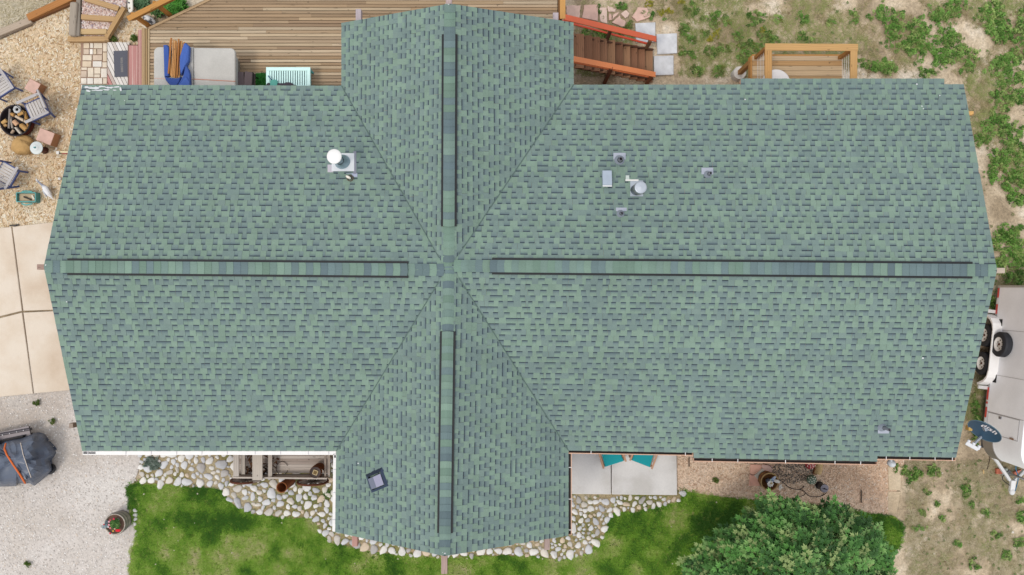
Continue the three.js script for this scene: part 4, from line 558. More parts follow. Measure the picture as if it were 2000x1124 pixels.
// ---------------------------------------------------------------- back left yard
seed = 61;
{
  const oldW = C('#b9aea2');
  { const k = kit(); k.bar(W(-40, 82, 0.09), W(62, 40, 0.09), 0.2, 0.17, C('#c3b3a2'), undefined, 0.015); k.bar(W(-40, 92, 0.05), W(62, 48, 0.05), 0.05, 0.1, C('#8f8072')); solo(k, 'landscape_timber', MAT.wood, W(0, 66, 0), 'grey weathered landscape timber along the upper left edge of the wood chips', 'timber'); }
  { const k = kit(); k.bar(W(56, 36, 0.13), W(152, -9, 0.13), 0.2, 0.2, C('#c08448'), undefined, 0.012); k.bar(W(63, 41, 0.07), W(152, 3, 0.07), 0.05, 0.14, C('#8a5a30')); solo(k, 'landscape_timber', MAT.wood, W(100, 14, 0), 'orange brown landscape timber continuing the grey one up to the timber steps', 'timber'); }
  const st = thing('timber_steps', 'timber framed garden steps filled with pinkish gravel, left of the deck', 'steps', W(185, 45, 0)), tn = '#cdaa7c';
  kit().bar(W(147, 5, 0.28), W(143.5, 72, 0.2), 0.24, 0.26, C('#b4aa9e'), undefined, 0.07).build('post', MAT.wood, st, 'rounded grey log');
  kit().bar(W(157, -30, 0.22), W(154.5, 72, 0.16), 0.13, 0.24, C('#9d958c'), undefined, 0.02).build('post', MAT.wood, st);
  kit().bar(W(134, 77.5, 0.09), W(214, 77, 0.09), 0.16, 0.16, C(tn), undefined, 0.01).build('timber', MAT.wood, st);
  kit().bar(W(156, 62.5, 0.16), W(210, 63, 0.16), 0.155, 0.15, C('#d8bb8c'), undefined, 0.012).build('timber', MAT.wood, st);
  kit().bar(W(160, 34, 0.27), W(226, 38.5, 0.27), 0.15, 0.15, C(tn), undefined, 0.01).build('timber', MAT.wood, st);
  kit().bar(W(166, -2, 0.38), W(233, 18, 0.38), 0.15, 0.15, C(tn), undefined, 0.01).build('timber', MAT.wood, st);
  kit().bar(W(209, 73, 0.2), W(243, 15, 0.42), 0.14, 0.14, C('#c8a473'), undefined, 0.01).build('timber', MAT.wood, st);
  { const k = kit(); for (const [p, h] of [[[[158, -14], [250, -30], [244, 14], [230, 14], [165, -4]], 0.38], [[[160, 0], [230, 20], [222, 34], [160, 30]], 0.3], [[[158, 38], [222, 42], [212, 60], [157, 58]], 0.2], [[[156, 67], [208, 68], [206, 73], [155, 73]], 0.1]]) { k.prism(XZ(p, h), h, 0.1, C('#e0cec6')); const b = p; for (let i = 0; i < 1500; i++) { const x = R(154, 250), y = R(-28, 74); if (!inPoly(x, y, b)) continue; const g = new THREE.IcosahedronGeometry(R(0.015, 0.035), 0); g.rotateX(R(0, 6)); g.scale(1, 0.6, 1); const q = W(x, y, h + 0.005); g.translate(q.x, q.y, q.z); k.add(g, C(pick(['#f0dcd6', '#d9b9ae', '#c9a49a', '#f8efec', '#b8a6ae', '#e4c9be', '#a98a80']))); } } const m = k.build('pink_gravel', MAT.plain, st); m.userData.kind = 'stuff'; }
  { const k = kit(), s = []; for (const [x, y] of [[247.5, -12], [257.5, -12], [258.5, 16], [257, 22], [253, 24.5], [249.5, 22], [248, 15]]) { const q = W(x, y, 0.34); s.push([q.x, q.z]); } k.prism(s, 0.34, 0.06, C('#f6f3ea'), 0.012); k.cyl(W(252.5, 16, 0.338), W(252.5, 16, 0.35), 0.025, 0.025, C('#8a7f5a'), 8); k.bar(W(249.5, 4.5, 0.345), W(252.5, 6, 0.345), 0.04, 0.012, C('#3a4150')); k.cyl(W(253, 0, 0), W(253, 0, 0.29), 0.05, 0.05, C('#d8d4c8'), 10); solo(k, 'garden_marker', MAT.paint, W(253, 10, 0), 'white round ended board with a hole beside the timber steps', 'board'); }
  { const k = kit(); k.bar(W(230, 12, 0.3), W(247, 6, 0.3), 0.16, 0.06, C('#9aa0a8'), undefined, 0.02); k.bar(W(231, 17, 0.24), W(247, 11, 0.24), 0.1, 0.06, C('#838992'), undefined, 0.02); k.bar(W(238, 10, 0.0), W(238, 10.2, 0.22), 0.1, 0.1, C('#7d838c')); solo(k, 'metal_scraper', MAT.metal, W(238, 11, 0), 'grey curved metal piece between the step timbers and the white board', 'metal piece'); }
  // paving of pale blocks
  const pav = new THREE.Group(); structure(pav, 'paver_patio'); pav.position.copy(W(180, 125, 0));
  kit().prism(XZ([[157, 83], [208, 83], [208, 200], [156, 200]], 0.035), 0.035, 0.05, C('#a88a76')).build('bedding', MAT.plain, pav);
  const PV = [[758, 392, 813, 443], [818, 392, 848, 440], [852, 392, 932, 443], [936, 392, 975, 472], [758, 447, 810, 497], [815, 447, 845, 497], [848, 447, 878, 497], [882, 447, 932, 497], [750, 502, 836, 553], [843, 502, 930, 553], [936, 478, 975, 562], [748, 558, 832, 612], [843, 558, 926, 612], [930, 567, 975, 618], [738, 615, 792, 642], [796, 618, 852, 705], [856, 616, 915, 675], [918, 624, 975, 710], [735, 648, 790, 707], [856, 678, 910, 708], [735, 712, 788, 768], [792, 712, 848, 768], [852, 712, 932, 768], [936, 712, 975, 768], [735, 773, 830, 830], [835, 773, 900, 830], [905, 773, 975, 830]];
  for (const [x0, y0, x1, y1] of PV) { const f = 4.68, h = 0.06 + R(-0.004, 0.006), a = W(x0 / f + 0.3, y0 / f + 0.3, h), b = W(x1 / f - 0.3, y1 / f - 0.3, h); kit().box(V((a.x + b.x) / 2, h - 0.03, (a.z + b.z) / 2), b.x - a.x, 0.06, b.z - a.z, C(pick(['#f6eee2', '#f1e4d0', '#e9d6bc', '#f7f2ea', '#e0ccb8', '#f4e6d2'])), R(-0.02, 0.02), 0.008).build('paver', MAT.stone, pav); }
  // sloping plank platform
  const clip = (poly, x0, y0, x1, y1) => { const cut = (P, f, at) => { const o = []; P.forEach((a, i) => { const b = P[(i + 1) % P.length], fa = f(a), fb = f(b); if (fa >= 0) o.push(a); if (fa >= 0 !== fb >= 0) o.push([lerp(a[0], b[0], fa / (fa - fb)), lerp(a[1], b[1], fa / (fa - fb))]); }); return o; }; let P = poly; for (const f of [p => p[0] - x0, p => x1 - p[0], p => p[1] - y0, p => y1 - p[1]]) { if (P.length) P = cut(P, f); } return P; };
  const pl = thing('plank_platform', 'step of white and red weathered planks laid diagonally, between pavers and deck', 'platform', W(230, 122, 0));
  { const a = W(209, 82.5, 0.15), b = W(252, 200, 0.15); let i = 0; for (let u = -3; u < 3; u += 0.112, i++) { const dx = 0.43, dz = 0.9, ox = a.x + u; const poly = clip([[ox, a.z - 0.2], [ox + 0.098, a.z - 0.2], [ox + 0.098 + dx / dz * 3, a.z + 2.8], [ox + dx / dz * 3, a.z + 2.8]], a.x, a.z, b.x, b.z); if (poly.length < 3) continue; const low = poly.reduce((s, p) => s + p[1], 0) / poly.length; kit().prism(poly, 0.15 + R(-0.003, 0.003), 0.04, C(low > a.z + 1.05 && rnd() < 0.6 ? pick(['#c98f8a', '#c07f7c']) : pick(['#f3efec', '#e9e4de', '#d8cfc6', '#efe9e4', '#cbb9b0'])), 0.003).build('plank', MAT.plain, pl); } kit().box(V((a.x + b.x) / 2, 0.06, (a.z + b.z) / 2), b.x - a.x - 0.04, 0.1, b.z - a.z - 0.04, C('#4a3632')).build('platform_base', MAT.plain, pl); }
  const rs = thing('red_step', 'peeling red painted step boards along the deck edge', 'step', W(262, 115, 0));
  const red = new THREE.MeshStandardMaterial({ roughness: 0.8, color: new THREE.Color(1 / GAIN, 1 / GAIN, 1 / GAIN), map: tex(512, 1.6, (u, v) => { const a = fbm(u, v, 6, 5, 91), c = fbm(u * 4 % 1, v, 6, 4, 95) * 0.6 + a * 0.4; return c > 0.57 ? hex('#dcc8be') : ramp(H('#b27c78', '#c28c88', '#c99892'), a); }) });
  const rb = (x0, y0, x1, y1, h) => { const a = W(x0, y0, h), b = W(x1, y1, h); kit().box(V((a.x + b.x) / 2, h - 0.025, (a.z + b.z) / 2), b.x - a.x, 0.05, b.z - a.z, white, 0, 0.006).build('board', red, rs); };
  rb(251.5, 89, 268.6, 200, 0.33); rb(269, 58, 276.3, 200, 0.335); { const a = W(253, 90, 0.15), b = W(275, 198, 0.15); kit().box(V((a.x + b.x) / 2, 0.14, (a.z + b.z) / 2), b.x - a.x, 0.28, b.z - a.z, C('#8c6a60')).build('step_base', MAT.plain, rs); }
  { const cv = document.createElement('canvas'); cv.width = 256; cv.height = 448; const x = cv.getContext('2d'); x.fillStyle = '#5d5f68'; x.fillRect(0, 0, 256, 448); x.strokeStyle = '#4e5060'; x.lineWidth = 2; for (let i = -448; i < 448; i += 9) { x.beginPath(); x.moveTo(0, i); x.lineTo(256, i + 256); x.stroke(); } x.save(); x.translate(138, 224); x.rotate(Math.PI / 2); x.fillStyle = '#8d8a84'; x.font = 'bold 52px sans-serif'; x.textAlign = 'center'; x.textBaseline = 'middle'; x.fillText('WELCOME', 20, 0); x.restore(); const t = new THREE.CanvasTexture(cv); t.colorSpace = THREE.SRGBColorSpace;
    const a = W(221.8, 99, 0.17), b = W(250, 150, 0.17), g = new RoundedBoxGeometry(b.x - a.x, 0.014, b.z - a.z, 2, 0.006); const p = g.attributes.position, uv = g.attributes.uv; for (let i = 0; i < uv.count; i++) uv.setXY(i, p.getX(i) / (b.x - a.x) + 0.5, 0.5 - p.getZ(i) / (b.z - a.z)); const m = new THREE.Mesh(g, new THREE.MeshStandardMaterial({ map: t, roughness: 0.95, color: new THREE.Color(0.8, 0.8, 0.8) })); m.rotation.y = 0.04; m.position.set((a.x + b.x) / 2, 0.163, (a.z + b.z) / 2); m.name = numbered('doormat'); tag(m, 'dark grey doormat with faint lettering on the white planks', 'doormat'); scene.add(m); }
  // leafy plants and a mottled rock beyond the angled railing
  const bush = (name, px, py, rx, ry, n, cols, label, h = 0.35, sc = [0.9, 1.8]) => { const b = W(px, py, 0.02), t = thing(name, label, 'shrub', b); const k = kit(), base = leaves(7, 0.1, 0.028, 0.06); for (let i = 0; i < n; i++) { const a = R(0, 6.28), r = Math.sqrt(rnd()), y = h * (1 - r * r * 0.8) * R(0.5, 1), q = W(px + rx * r * Math.cos(a), py + ry * r * Math.sin(a), y), g = base.clone(), s = R(...sc); g.scale(s, s, s); g.rotateX(R(-0.4, 0.4)); g.rotateY(R(0, 6)); g.translate(q.x, q.y, q.z); g.deleteAttribute('color'); k.add(g, C(pick(cols)).multiplyScalar(R(0.75, 1.1))); } k.build('foliage', MAT.foliage, t); const s = kit(); for (let i = 0; i < 5; i++) s.cyl(b, W(px + R(-rx, rx) * 0.5, py + R(-ry, ry) * 0.5, h * 0.8), 0.012, 0.005, C('#6f6a42'), 5); s.build('stem', MAT.wood, t); };
  bush('shrub', 341, 14, 22, 17, 120, ['#4f9a2a', '#63b03a', '#3b7d20', '#7cc04e'], 'bright green leafy shrub against the angled deck edge'); bush('shrub', 279, 7, 13, 9, 50, ['#5d8a5a', '#76a070', '#4d7a4c'], 'grey green low shrub outside the end of the deck railing', 0.2); bush('shrub', 305, 24, 13, 8, 40, ['#55803a', '#6f984c', '#486f30'], 'olive green plant under the deck railing above the mottled rock', 0.2);
  { const g = new THREE.IcosahedronGeometry(1, 3), p = g.attributes.position; const col = new Float32Array(p.count * 3); for (let i = 0; i < p.count; i++) { const v = V(p.getX(i), p.getY(i), p.getZ(i)), f = 0.8 + 0.5 * (fbm(v.x * 0.1 + 0.3, v.z * 0.1 + 0.3 + v.y * 0.05, 16, 3, 97)); const c = C(fbm(v.x * 0.2 + 0.5, v.z * 0.2 + 0.5, 16, 3, 99) > 0.5 ? '#e6e4e4' : '#3a3a40'); col.set([c.r, c.g, c.b], i * 3); p.setXYZ(i, v.x * f * 0.2, v.y * f * 0.12, v.z * f * 0.14); } g.setAttribute('color', new THREE.BufferAttribute(col, 3)); g.computeVertexNormals(); const b = W(291, 41, 0.1); g.rotateY(-0.6); g.translate(b.x, b.y, b.z); solo(kit().add(g), 'mottled_rock', MAT.stone, W(291, 41, 0), 'black and white mottled rock under the angled deck railing', 'rock'); }
  for (const [x, y] of [[262, 58], [248, 40], [236, 62]]) { const k = kit(), p = W(x, y, 0.03); k.ball(p, 0.05, 0.035, 0.04, C('#e6dac6'), 9, 6); solo(k, 'loose_stone', MAT.stone, W(x, y, 0), { 262: 'small pale stone just left of the tan deck edge boards', 248: 'small pale stone below the white round ended board', 236: 'small pale stone beside the diagonal step timber' }[x], 'stone'); }
}
// fire pit corner
{
  const chair = thing('garden_chair', 'grey slatted wooden chair with blue edges, drawn up right of the fire pit', 'chair', V(0, 0, 0), 'slatted chairs round the fire pit'), gr = C('#dcdadc'), gr2 = C('#cbcad0'), bl = C('#5e6fae'); // built facing +z at the origin
  for (let i = 0; i < 6; i++) kit().box(V(0, 0.4 - i * 0.004, 0.24 - i * 0.088), 0.5, 0.02, 0.074, gr, 0, 0.004).build('seat_slat', MAT.wood, chair);
  for (let i = 0; i < 6; i++) { const x = -0.2 + i * 0.08; kit().bar(V(x, 0.4, -0.27), V(x, 0.86, -0.44), 0.062, 0.018, gr, V(0, 0.35, 0.9)).build('back_slat', MAT.wood, chair); }
  kit().bar(V(-0.29, 0.87, -0.445), V(0.29, 0.87, -0.445), 0.05, 0.07, gr2, undefined, 0.008).build('top_rail', MAT.wood, chair); kit().bar(V(-0.27, 0.37, 0.29), V(0.27, 0.37, 0.29), 0.025, 0.08, bl).build('front_rail', MAT.wood, chair); kit().bar(V(-0.27, 0.37, -0.27), V(0.27, 0.37, -0.27), 0.025, 0.08, bl).build('rear_rail', MAT.wood, chair);
  for (const s of [-1, 1]) {
    kit().bar(V(s * 0.3, 0.6, -0.36), V(s * 0.31, 0.6, 0.4), 0.085, 0.025, gr2, undefined, 0.008).build('armrest', MAT.wood, chair);
    kit().bar(V(s * 0.29, 0, 0.3), V(s * 0.29, 0.59, 0.27), 0.05, 0.03, bl, V(1, 0, 0)).build('leg', MAT.wood, chair); kit().bar(V(s * 0.27, 0, -0.2), V(s * 0.27, 0.9, -0.44), 0.05, 0.03, bl, V(1, 0, 0)).build('leg', MAT.wood, chair); kit().bar(V(s * 0.27, 0.36, -0.28), V(s * 0.27, 0.36, 0.28), 0.025, 0.07, bl).build('side_rail', MAT.wood, chair);
  }
  kit().bar(V(-0.27, 0.14, -0.24), V(0.27, 0.14, -0.24), 0.03, 0.04, gr2).build('stretcher', MAT.wood, chair);
  const put = (o, px, py, fx, fy) => { const p = W(px, py, 0.4); o.position.set(p.x, 0.025, p.z); o.rotation.y = Math.atan2(fx, fy); };
  put(chair, 73, 213, -0.93, 0.42);
  for (const [px, py, fx, fy, label] of [[2, 166, 0.55, 0.84, 'grey slatted chair above the fire pit, cut off by the left picture edge'], [12, 341, 0.5, -0.87, 'grey slatted chair with blue edges below the fire pit and tan boulder']]) { const c = chair.clone(); c.name = numbered('garden_chair'); c.userData = { ...chair.userData, label }; scene.add(c); put(c, px, py, fx, fy); }
  const c0 = W(31, 236, 0.3), pit = thing('fire_pit', 'round black metal fire pit full of split logs between the chairs', 'fire pit', V(c0.x, 0.02, c0.z)), rr = 30 * S(0.33);
  const B = V(c0.x, 0.02, c0.z); kit().lathe([[rr * 0.62, 0], [rr * 0.8, 0.06], [rr * 0.97, 0.26], [rr + 0.02, 0.33], [rr + 0.005, 0.345], [rr - 0.03, 0.33], [rr * 0.86, 0.2], [rr * 0.6, 0.12], [0, 0.11]], B, C('#3a3438'), 40).build('bowl', MAT.metal, pit);
  kit().lathe([[rr * 0.99, 0.1], [rr * 1.005, 0.2], [rr * 0.985, 0.27]], B, C('#7a3326'), 40).build('rust_band', MAT.rust, pit);
  for (const [px, py, dx, dy, L, w, col, ry] of [[17.5, 232, -1, 19, 38, 5, '#a39c98', 0], [22, 240, 2, 12, 22, 4.5, '#b3aaa2', 0], [24, 224, 3, 1, 8, 7, '#d3a260', 0], [41, 222, 6, -3, 14, 9, '#d8aa66', 0], [50, 226, 1, 4, 16, 7, '#cf9e58', 0], [41, 233, 11, 6, 26, 6, '#efdcc4', 0], [30, 240, 4, 4, 11, 9, '#efc19c', 0], [46, 249, 5, 4, 15, 10, '#d6a866', 0], [35, 256, 5, 6, 16, 8, '#ece6dc', 0], [8, 238, 3, -2, 10, 8, '#d9b070', 0], [10, 245, 2, -1, 6, 6, '#d6ae78', 0], [24, 258, 2, -3, 9, 6, '#c8b09a', 0], [53, 243, 2, 6, 12, 5, '#cf9c5c', 0]]) { const n = Math.hypot(dx, dy), ux = dx / n, uy = dy / n, h = R(0.26, 0.34), a = W(px - ux * L / 2, py - uy * L / 2, h + R(-0.03, 0.03)), b = W(px + ux * L / 2, py + uy * L / 2, h + R(-0.03, 0.03)), g = new THREE.CylinderGeometry(w * S() * 0.55, w * S() * 0.5, a.distanceTo(b), 3 + Math.floor(R(0, 3)), 1); g.rotateZ(-Math.PI / 2); g.rotateX(R(0, 6)); g.applyMatrix4(basis(a, b)); kit().add(g.toNonIndexed(), C(col)).build('log', MAT.wood, pit); }
  { const g = new THREE.TorusGeometry(0.085, 0.04, 8, 8); g.rotateX(Math.PI / 2); const p = W(33, 214, 0.36); g.translate(p.x, p.y, p.z); kit().add(g, C('#d9dbdd')).build('vent_block', MAT.stone, pit); }
  kit().tube([W(22, 200, 0.36), W(28, 204, 0.4), W(46, 222, 0.4), W(44, 240, 0.38)], 0.008, C('#26242a')).build('poker', MAT.metal, pit);
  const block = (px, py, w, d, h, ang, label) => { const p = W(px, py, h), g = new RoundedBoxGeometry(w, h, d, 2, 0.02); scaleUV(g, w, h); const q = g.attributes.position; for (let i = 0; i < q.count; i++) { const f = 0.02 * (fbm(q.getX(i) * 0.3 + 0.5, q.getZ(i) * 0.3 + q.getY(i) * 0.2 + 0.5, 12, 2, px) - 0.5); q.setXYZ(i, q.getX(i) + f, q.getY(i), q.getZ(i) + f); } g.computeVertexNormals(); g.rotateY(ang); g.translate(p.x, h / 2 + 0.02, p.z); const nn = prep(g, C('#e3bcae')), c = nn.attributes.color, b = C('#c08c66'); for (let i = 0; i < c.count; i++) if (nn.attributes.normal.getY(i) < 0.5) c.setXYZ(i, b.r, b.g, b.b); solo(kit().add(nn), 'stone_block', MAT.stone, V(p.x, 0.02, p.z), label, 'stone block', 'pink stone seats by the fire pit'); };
  block(63, 169, 0.37, 0.36, 0.34, -0.5, 'pink topped stone block behind the right hand slatted chair'); block(88, 267, 0.46, 0.38, 0.36, -0.36, 'pink topped stone block beside the tan boulder');
  { const g = new THREE.IcosahedronGeometry(1, 3), p = g.attributes.position; for (let i = 0; i < p.count; i++) { const v = V(p.getX(i), p.getY(i), p.getZ(i)), f = 0.72 + 0.55 * fbm(v.x * 0.08 + v.y * 0.04 + 0.5, v.z * 0.08 + v.y * 0.05 + 0.5, 16, 3, 107) + 0.08 * Math.round(3 * vn(v.x * 1.5 + 9, v.z * 1.5 + v.y + 9, 64, 5)); p.setXYZ(i, v.x * f * 0.29, v.y * f * 0.2, v.z * f * 0.26); } g.deleteAttribute('normal'); g.computeVertexNormals(); const b = W(45, 283, 0.15); g.translate(b.x, b.y, b.z); solo(kit().add(g, C('#cda56a')), 'boulder', MAT.stone, W(45, 283, 0.02), 'rough tan boulder between the fire pit and the lantern', 'boulder'); }
  { const p = W(73, 290, 0.4), t = thing('garden_lantern', 'lantern with a wide white lid and dark red body beside the tan boulder', 'lantern', V(p.x, 0.02, p.z)), q = V(p.x, 0.02, p.z); kit().lathe([[0.06, 0], [0.11, 0.03], [0.09, 0.08], [0.1, 0.3], [0.07, 0.42]], q, C('#5a2320'), 18).build('body', MAT.paint, t); kit().lathe([[0.06, 0.43], [0.185, 0.44], [0.19, 0.455], [0.1, 0.475], [0.085, 0.5], [0.04, 0.515], [0, 0.52]], q, C('#e4ecec'), 26).build('lid', MAT.paint, t); kit().lathe([[0.175, 0.436], [0.194, 0.445], [0.19, 0.458]], q, C('#b2c8cc'), 26).build('rim', MAT.paint, t); kit().cyl(V(q.x, 0.53, q.z), V(q.x, 0.6, q.z), 0.03, 0.018, C('#6fb6bd'), 10).build('knob', MAT.paint, t); }
  { const k = kit(); k.box(W(113, 298.5, 0.12), 0.1, 0.09, 0.09, C('#f3f2f0'), 0.2, 0.02); k.cyl(W(115.5, 299.5, 0.17), W(115.5, 299.5, 0.18), 0.02, 0.02, C('#222026'), 10); k.bar(W(117, 297, 0.12), W(135, 297.5, 0.12), 0.05, 0.03, C('#efe0b6')); k.bar(W(121, 300, 0.11), W(135, 300.5, 0.11), 0.03, 0.03, C('#9c3a32')); k.ball(W(109.5, 290.5, 0.08), 0.025, 0.03, 0.04, C('#f1ebe4'), 8, 6); solo(k, 'tap_ornament', MAT.paint, W(118, 298, 0.02), 'small white box with a cream and red arm poking out from under the roof edge', 'ornament'); }
  { const k = kit(); k.ball(W(116, 349.5, 0.1), 0.045, 0.05, 0.045, C('#f4f5f8')); k.cyl(W(116, 349.5, 0.02), W(116, 349.5, 0.07), 0.015, 0.015, C('#8f8c88'), 8); k.bar(W(112, 344, 0.06), W(115, 347, 0.1), 0.012, 0.012, C('#7c7468')); solo(k, 'path_light', MAT.paint, W(116, 349, 0.02), 'little white globe light at the roof edge, right of the bird ornament', 'garden light'); }
  { // bird ornament: one smooth body
    const p0 = W(92, 373, 0.16), t = thing('bird_ornament', 'white and grey long necked bird ornament on the wood chips', 'ornament', V(p0.x, 0.02, p0.z)), d = V(0.5, 0, 0.87), s = V(-0.87, 0, 0.5), at = (f, h, l = 0) => V(p0.x, 0, p0.z).addScaledVector(d, f).addScaledVector(s, l).setY(h);
    const spine = [[0.3, 0.1, 0.006], [0.22, 0.14, 0.03], [0.12, 0.17, 0.075], [0, 0.19, 0.095], [-0.1, 0.2, 0.08], [-0.17, 0.25, 0.045], [-0.23, 0.33, 0.03], [-0.29, 0.4, 0.026], [-0.33, 0.42, 0.034], [-0.37, 0.41, 0.014]], pos = [], uv = [], col = [], n = 12, w = C('#eef0f4'), gy = C('#a9b0c2'); const ring = (i, j) => { const [f, h, r] = spine[i], a = j / n * 6.283; return at(f, h + Math.sin(a) * r, Math.cos(a) * r); };
    for (let i = 0; i < spine.length - 1; i++) for (let j = 0; j < n; j++) for (const [a, b] of [[i, j], [i + 1, j], [i + 1, j + 1], [i, j], [i + 1, j + 1], [i, j + 1]]) { const q = ring(a, b); pos.push(q.x, q.y, q.z); uv.push(a * 0.1, b * 0.1); const c = a > 4 && a < 8 ? gy : w; col.push(c.r, c.g, c.b); }
    const g = new THREE.BufferGeometry(); g.setAttribute('position', new THREE.Float32BufferAttribute(pos, 3)); g.setAttribute('uv', new THREE.Float32BufferAttribute(uv, 2)); g.setAttribute('color', new THREE.Float32BufferAttribute(col, 3)); g.computeVertexNormals(); kit().add(g).build('body', new THREE.MeshStandardMaterial({ vertexColors: true, roughness: 0.6, side: THREE.DoubleSide }), t);
    for (const l of [-1, 1]) { const k = kit(), gg = new THREE.SphereGeometry(1, 10, 6); gg.scale(0.13, 0.06, 0.02); gg.rotateY(-1.05); const q = at(0.04, 0.2, l * 0.09); gg.translate(q.x, q.y, q.z); k.add(gg, l > 0 ? C('#dfe3ea') : C('#b7b0a8')).build('wing', MAT.plain, t); kit().cyl(at(0, 0.02, l * 0.04), at(0, 0.13, l * 0.04), 0.01, 0.012, C('#8f7c5e'), 6).build('leg', MAT.plain, t); }
    kit().cyl(at(-0.36, 0.415), at(-0.43, 0.4), 0.014, 0.004, C('#e9e4da'), 8).build('beak', MAT.plain, t); }
  { const h = 0.26, a = W(31, 376.5, h), b = W(68, 394, h), t = thing('crate', 'small teal crate with sand and a dark tool inside', 'crate', V((a.x + b.x) / 2, 0.02, (a.z + b.z) / 2)), tl = C('#4fa3a2'), cx = (a.x + b.x) / 2, cz = (a.z + b.z) / 2; for (const [x, z, w, d] of [[cx, a.z, b.x - a.x, 0.03], [cx, b.z, b.x - a.x, 0.03], [a.x, cz, 0.03, b.z - a.z], [b.x, cz, 0.03, b.z - a.z]]) kit().box(V(x, h / 2, z), w, h, d, tl, 0, 0.006).build('side', MAT.paint, t); kit().box(V(cx, 0.1, cz), b.x - a.x - 0.04, 0.12, b.z - a.z - 0.04, C('#c9b596')).build('sand', MAT.plain, t); kit().bar(V(cx - 0.1, 0.2, cz - 0.02), V(cx + 0.12, 0.18, cz + 0.07), 0.04, 0.03, C('#2c2826')).build('tool', MAT.plain, t); kit().bar(V(cx + 0.15, 0.2, cz - 0.06), V(cx + 0.2, 0.18, cz + 0.06), 0.05, 0.02, C('#efe8d8')).build('tool', MAT.plain, t); for (const z of [a.z - 0.03, b.z + 0.06]) kit().tube([V(cx - 0.14, h - 0.03, z), V(cx, h - 0.01, z + (z > cz ? 0.04 : -0.02)), V(cx + 0.18, h - 0.03, z)], 0.02, C('#5fb6b4')).build('handle', MAT.paint, t); }
  { const k = kit(); k.bar(W(18, 441, 0.08), W(36, 439.5, 0.08), 0.04, 0.02, C('#3c3a3a')); k.bar(W(26, 441.5, 0.08), W(31, 440, 0.09), 0.05, 0.02, C('#524c48')); solo(k, 'metal_strip', MAT.metal, W(27, 440, 0.03), 'thin black strip lying along the top edge of the concrete slabs', 'strip'); }
}

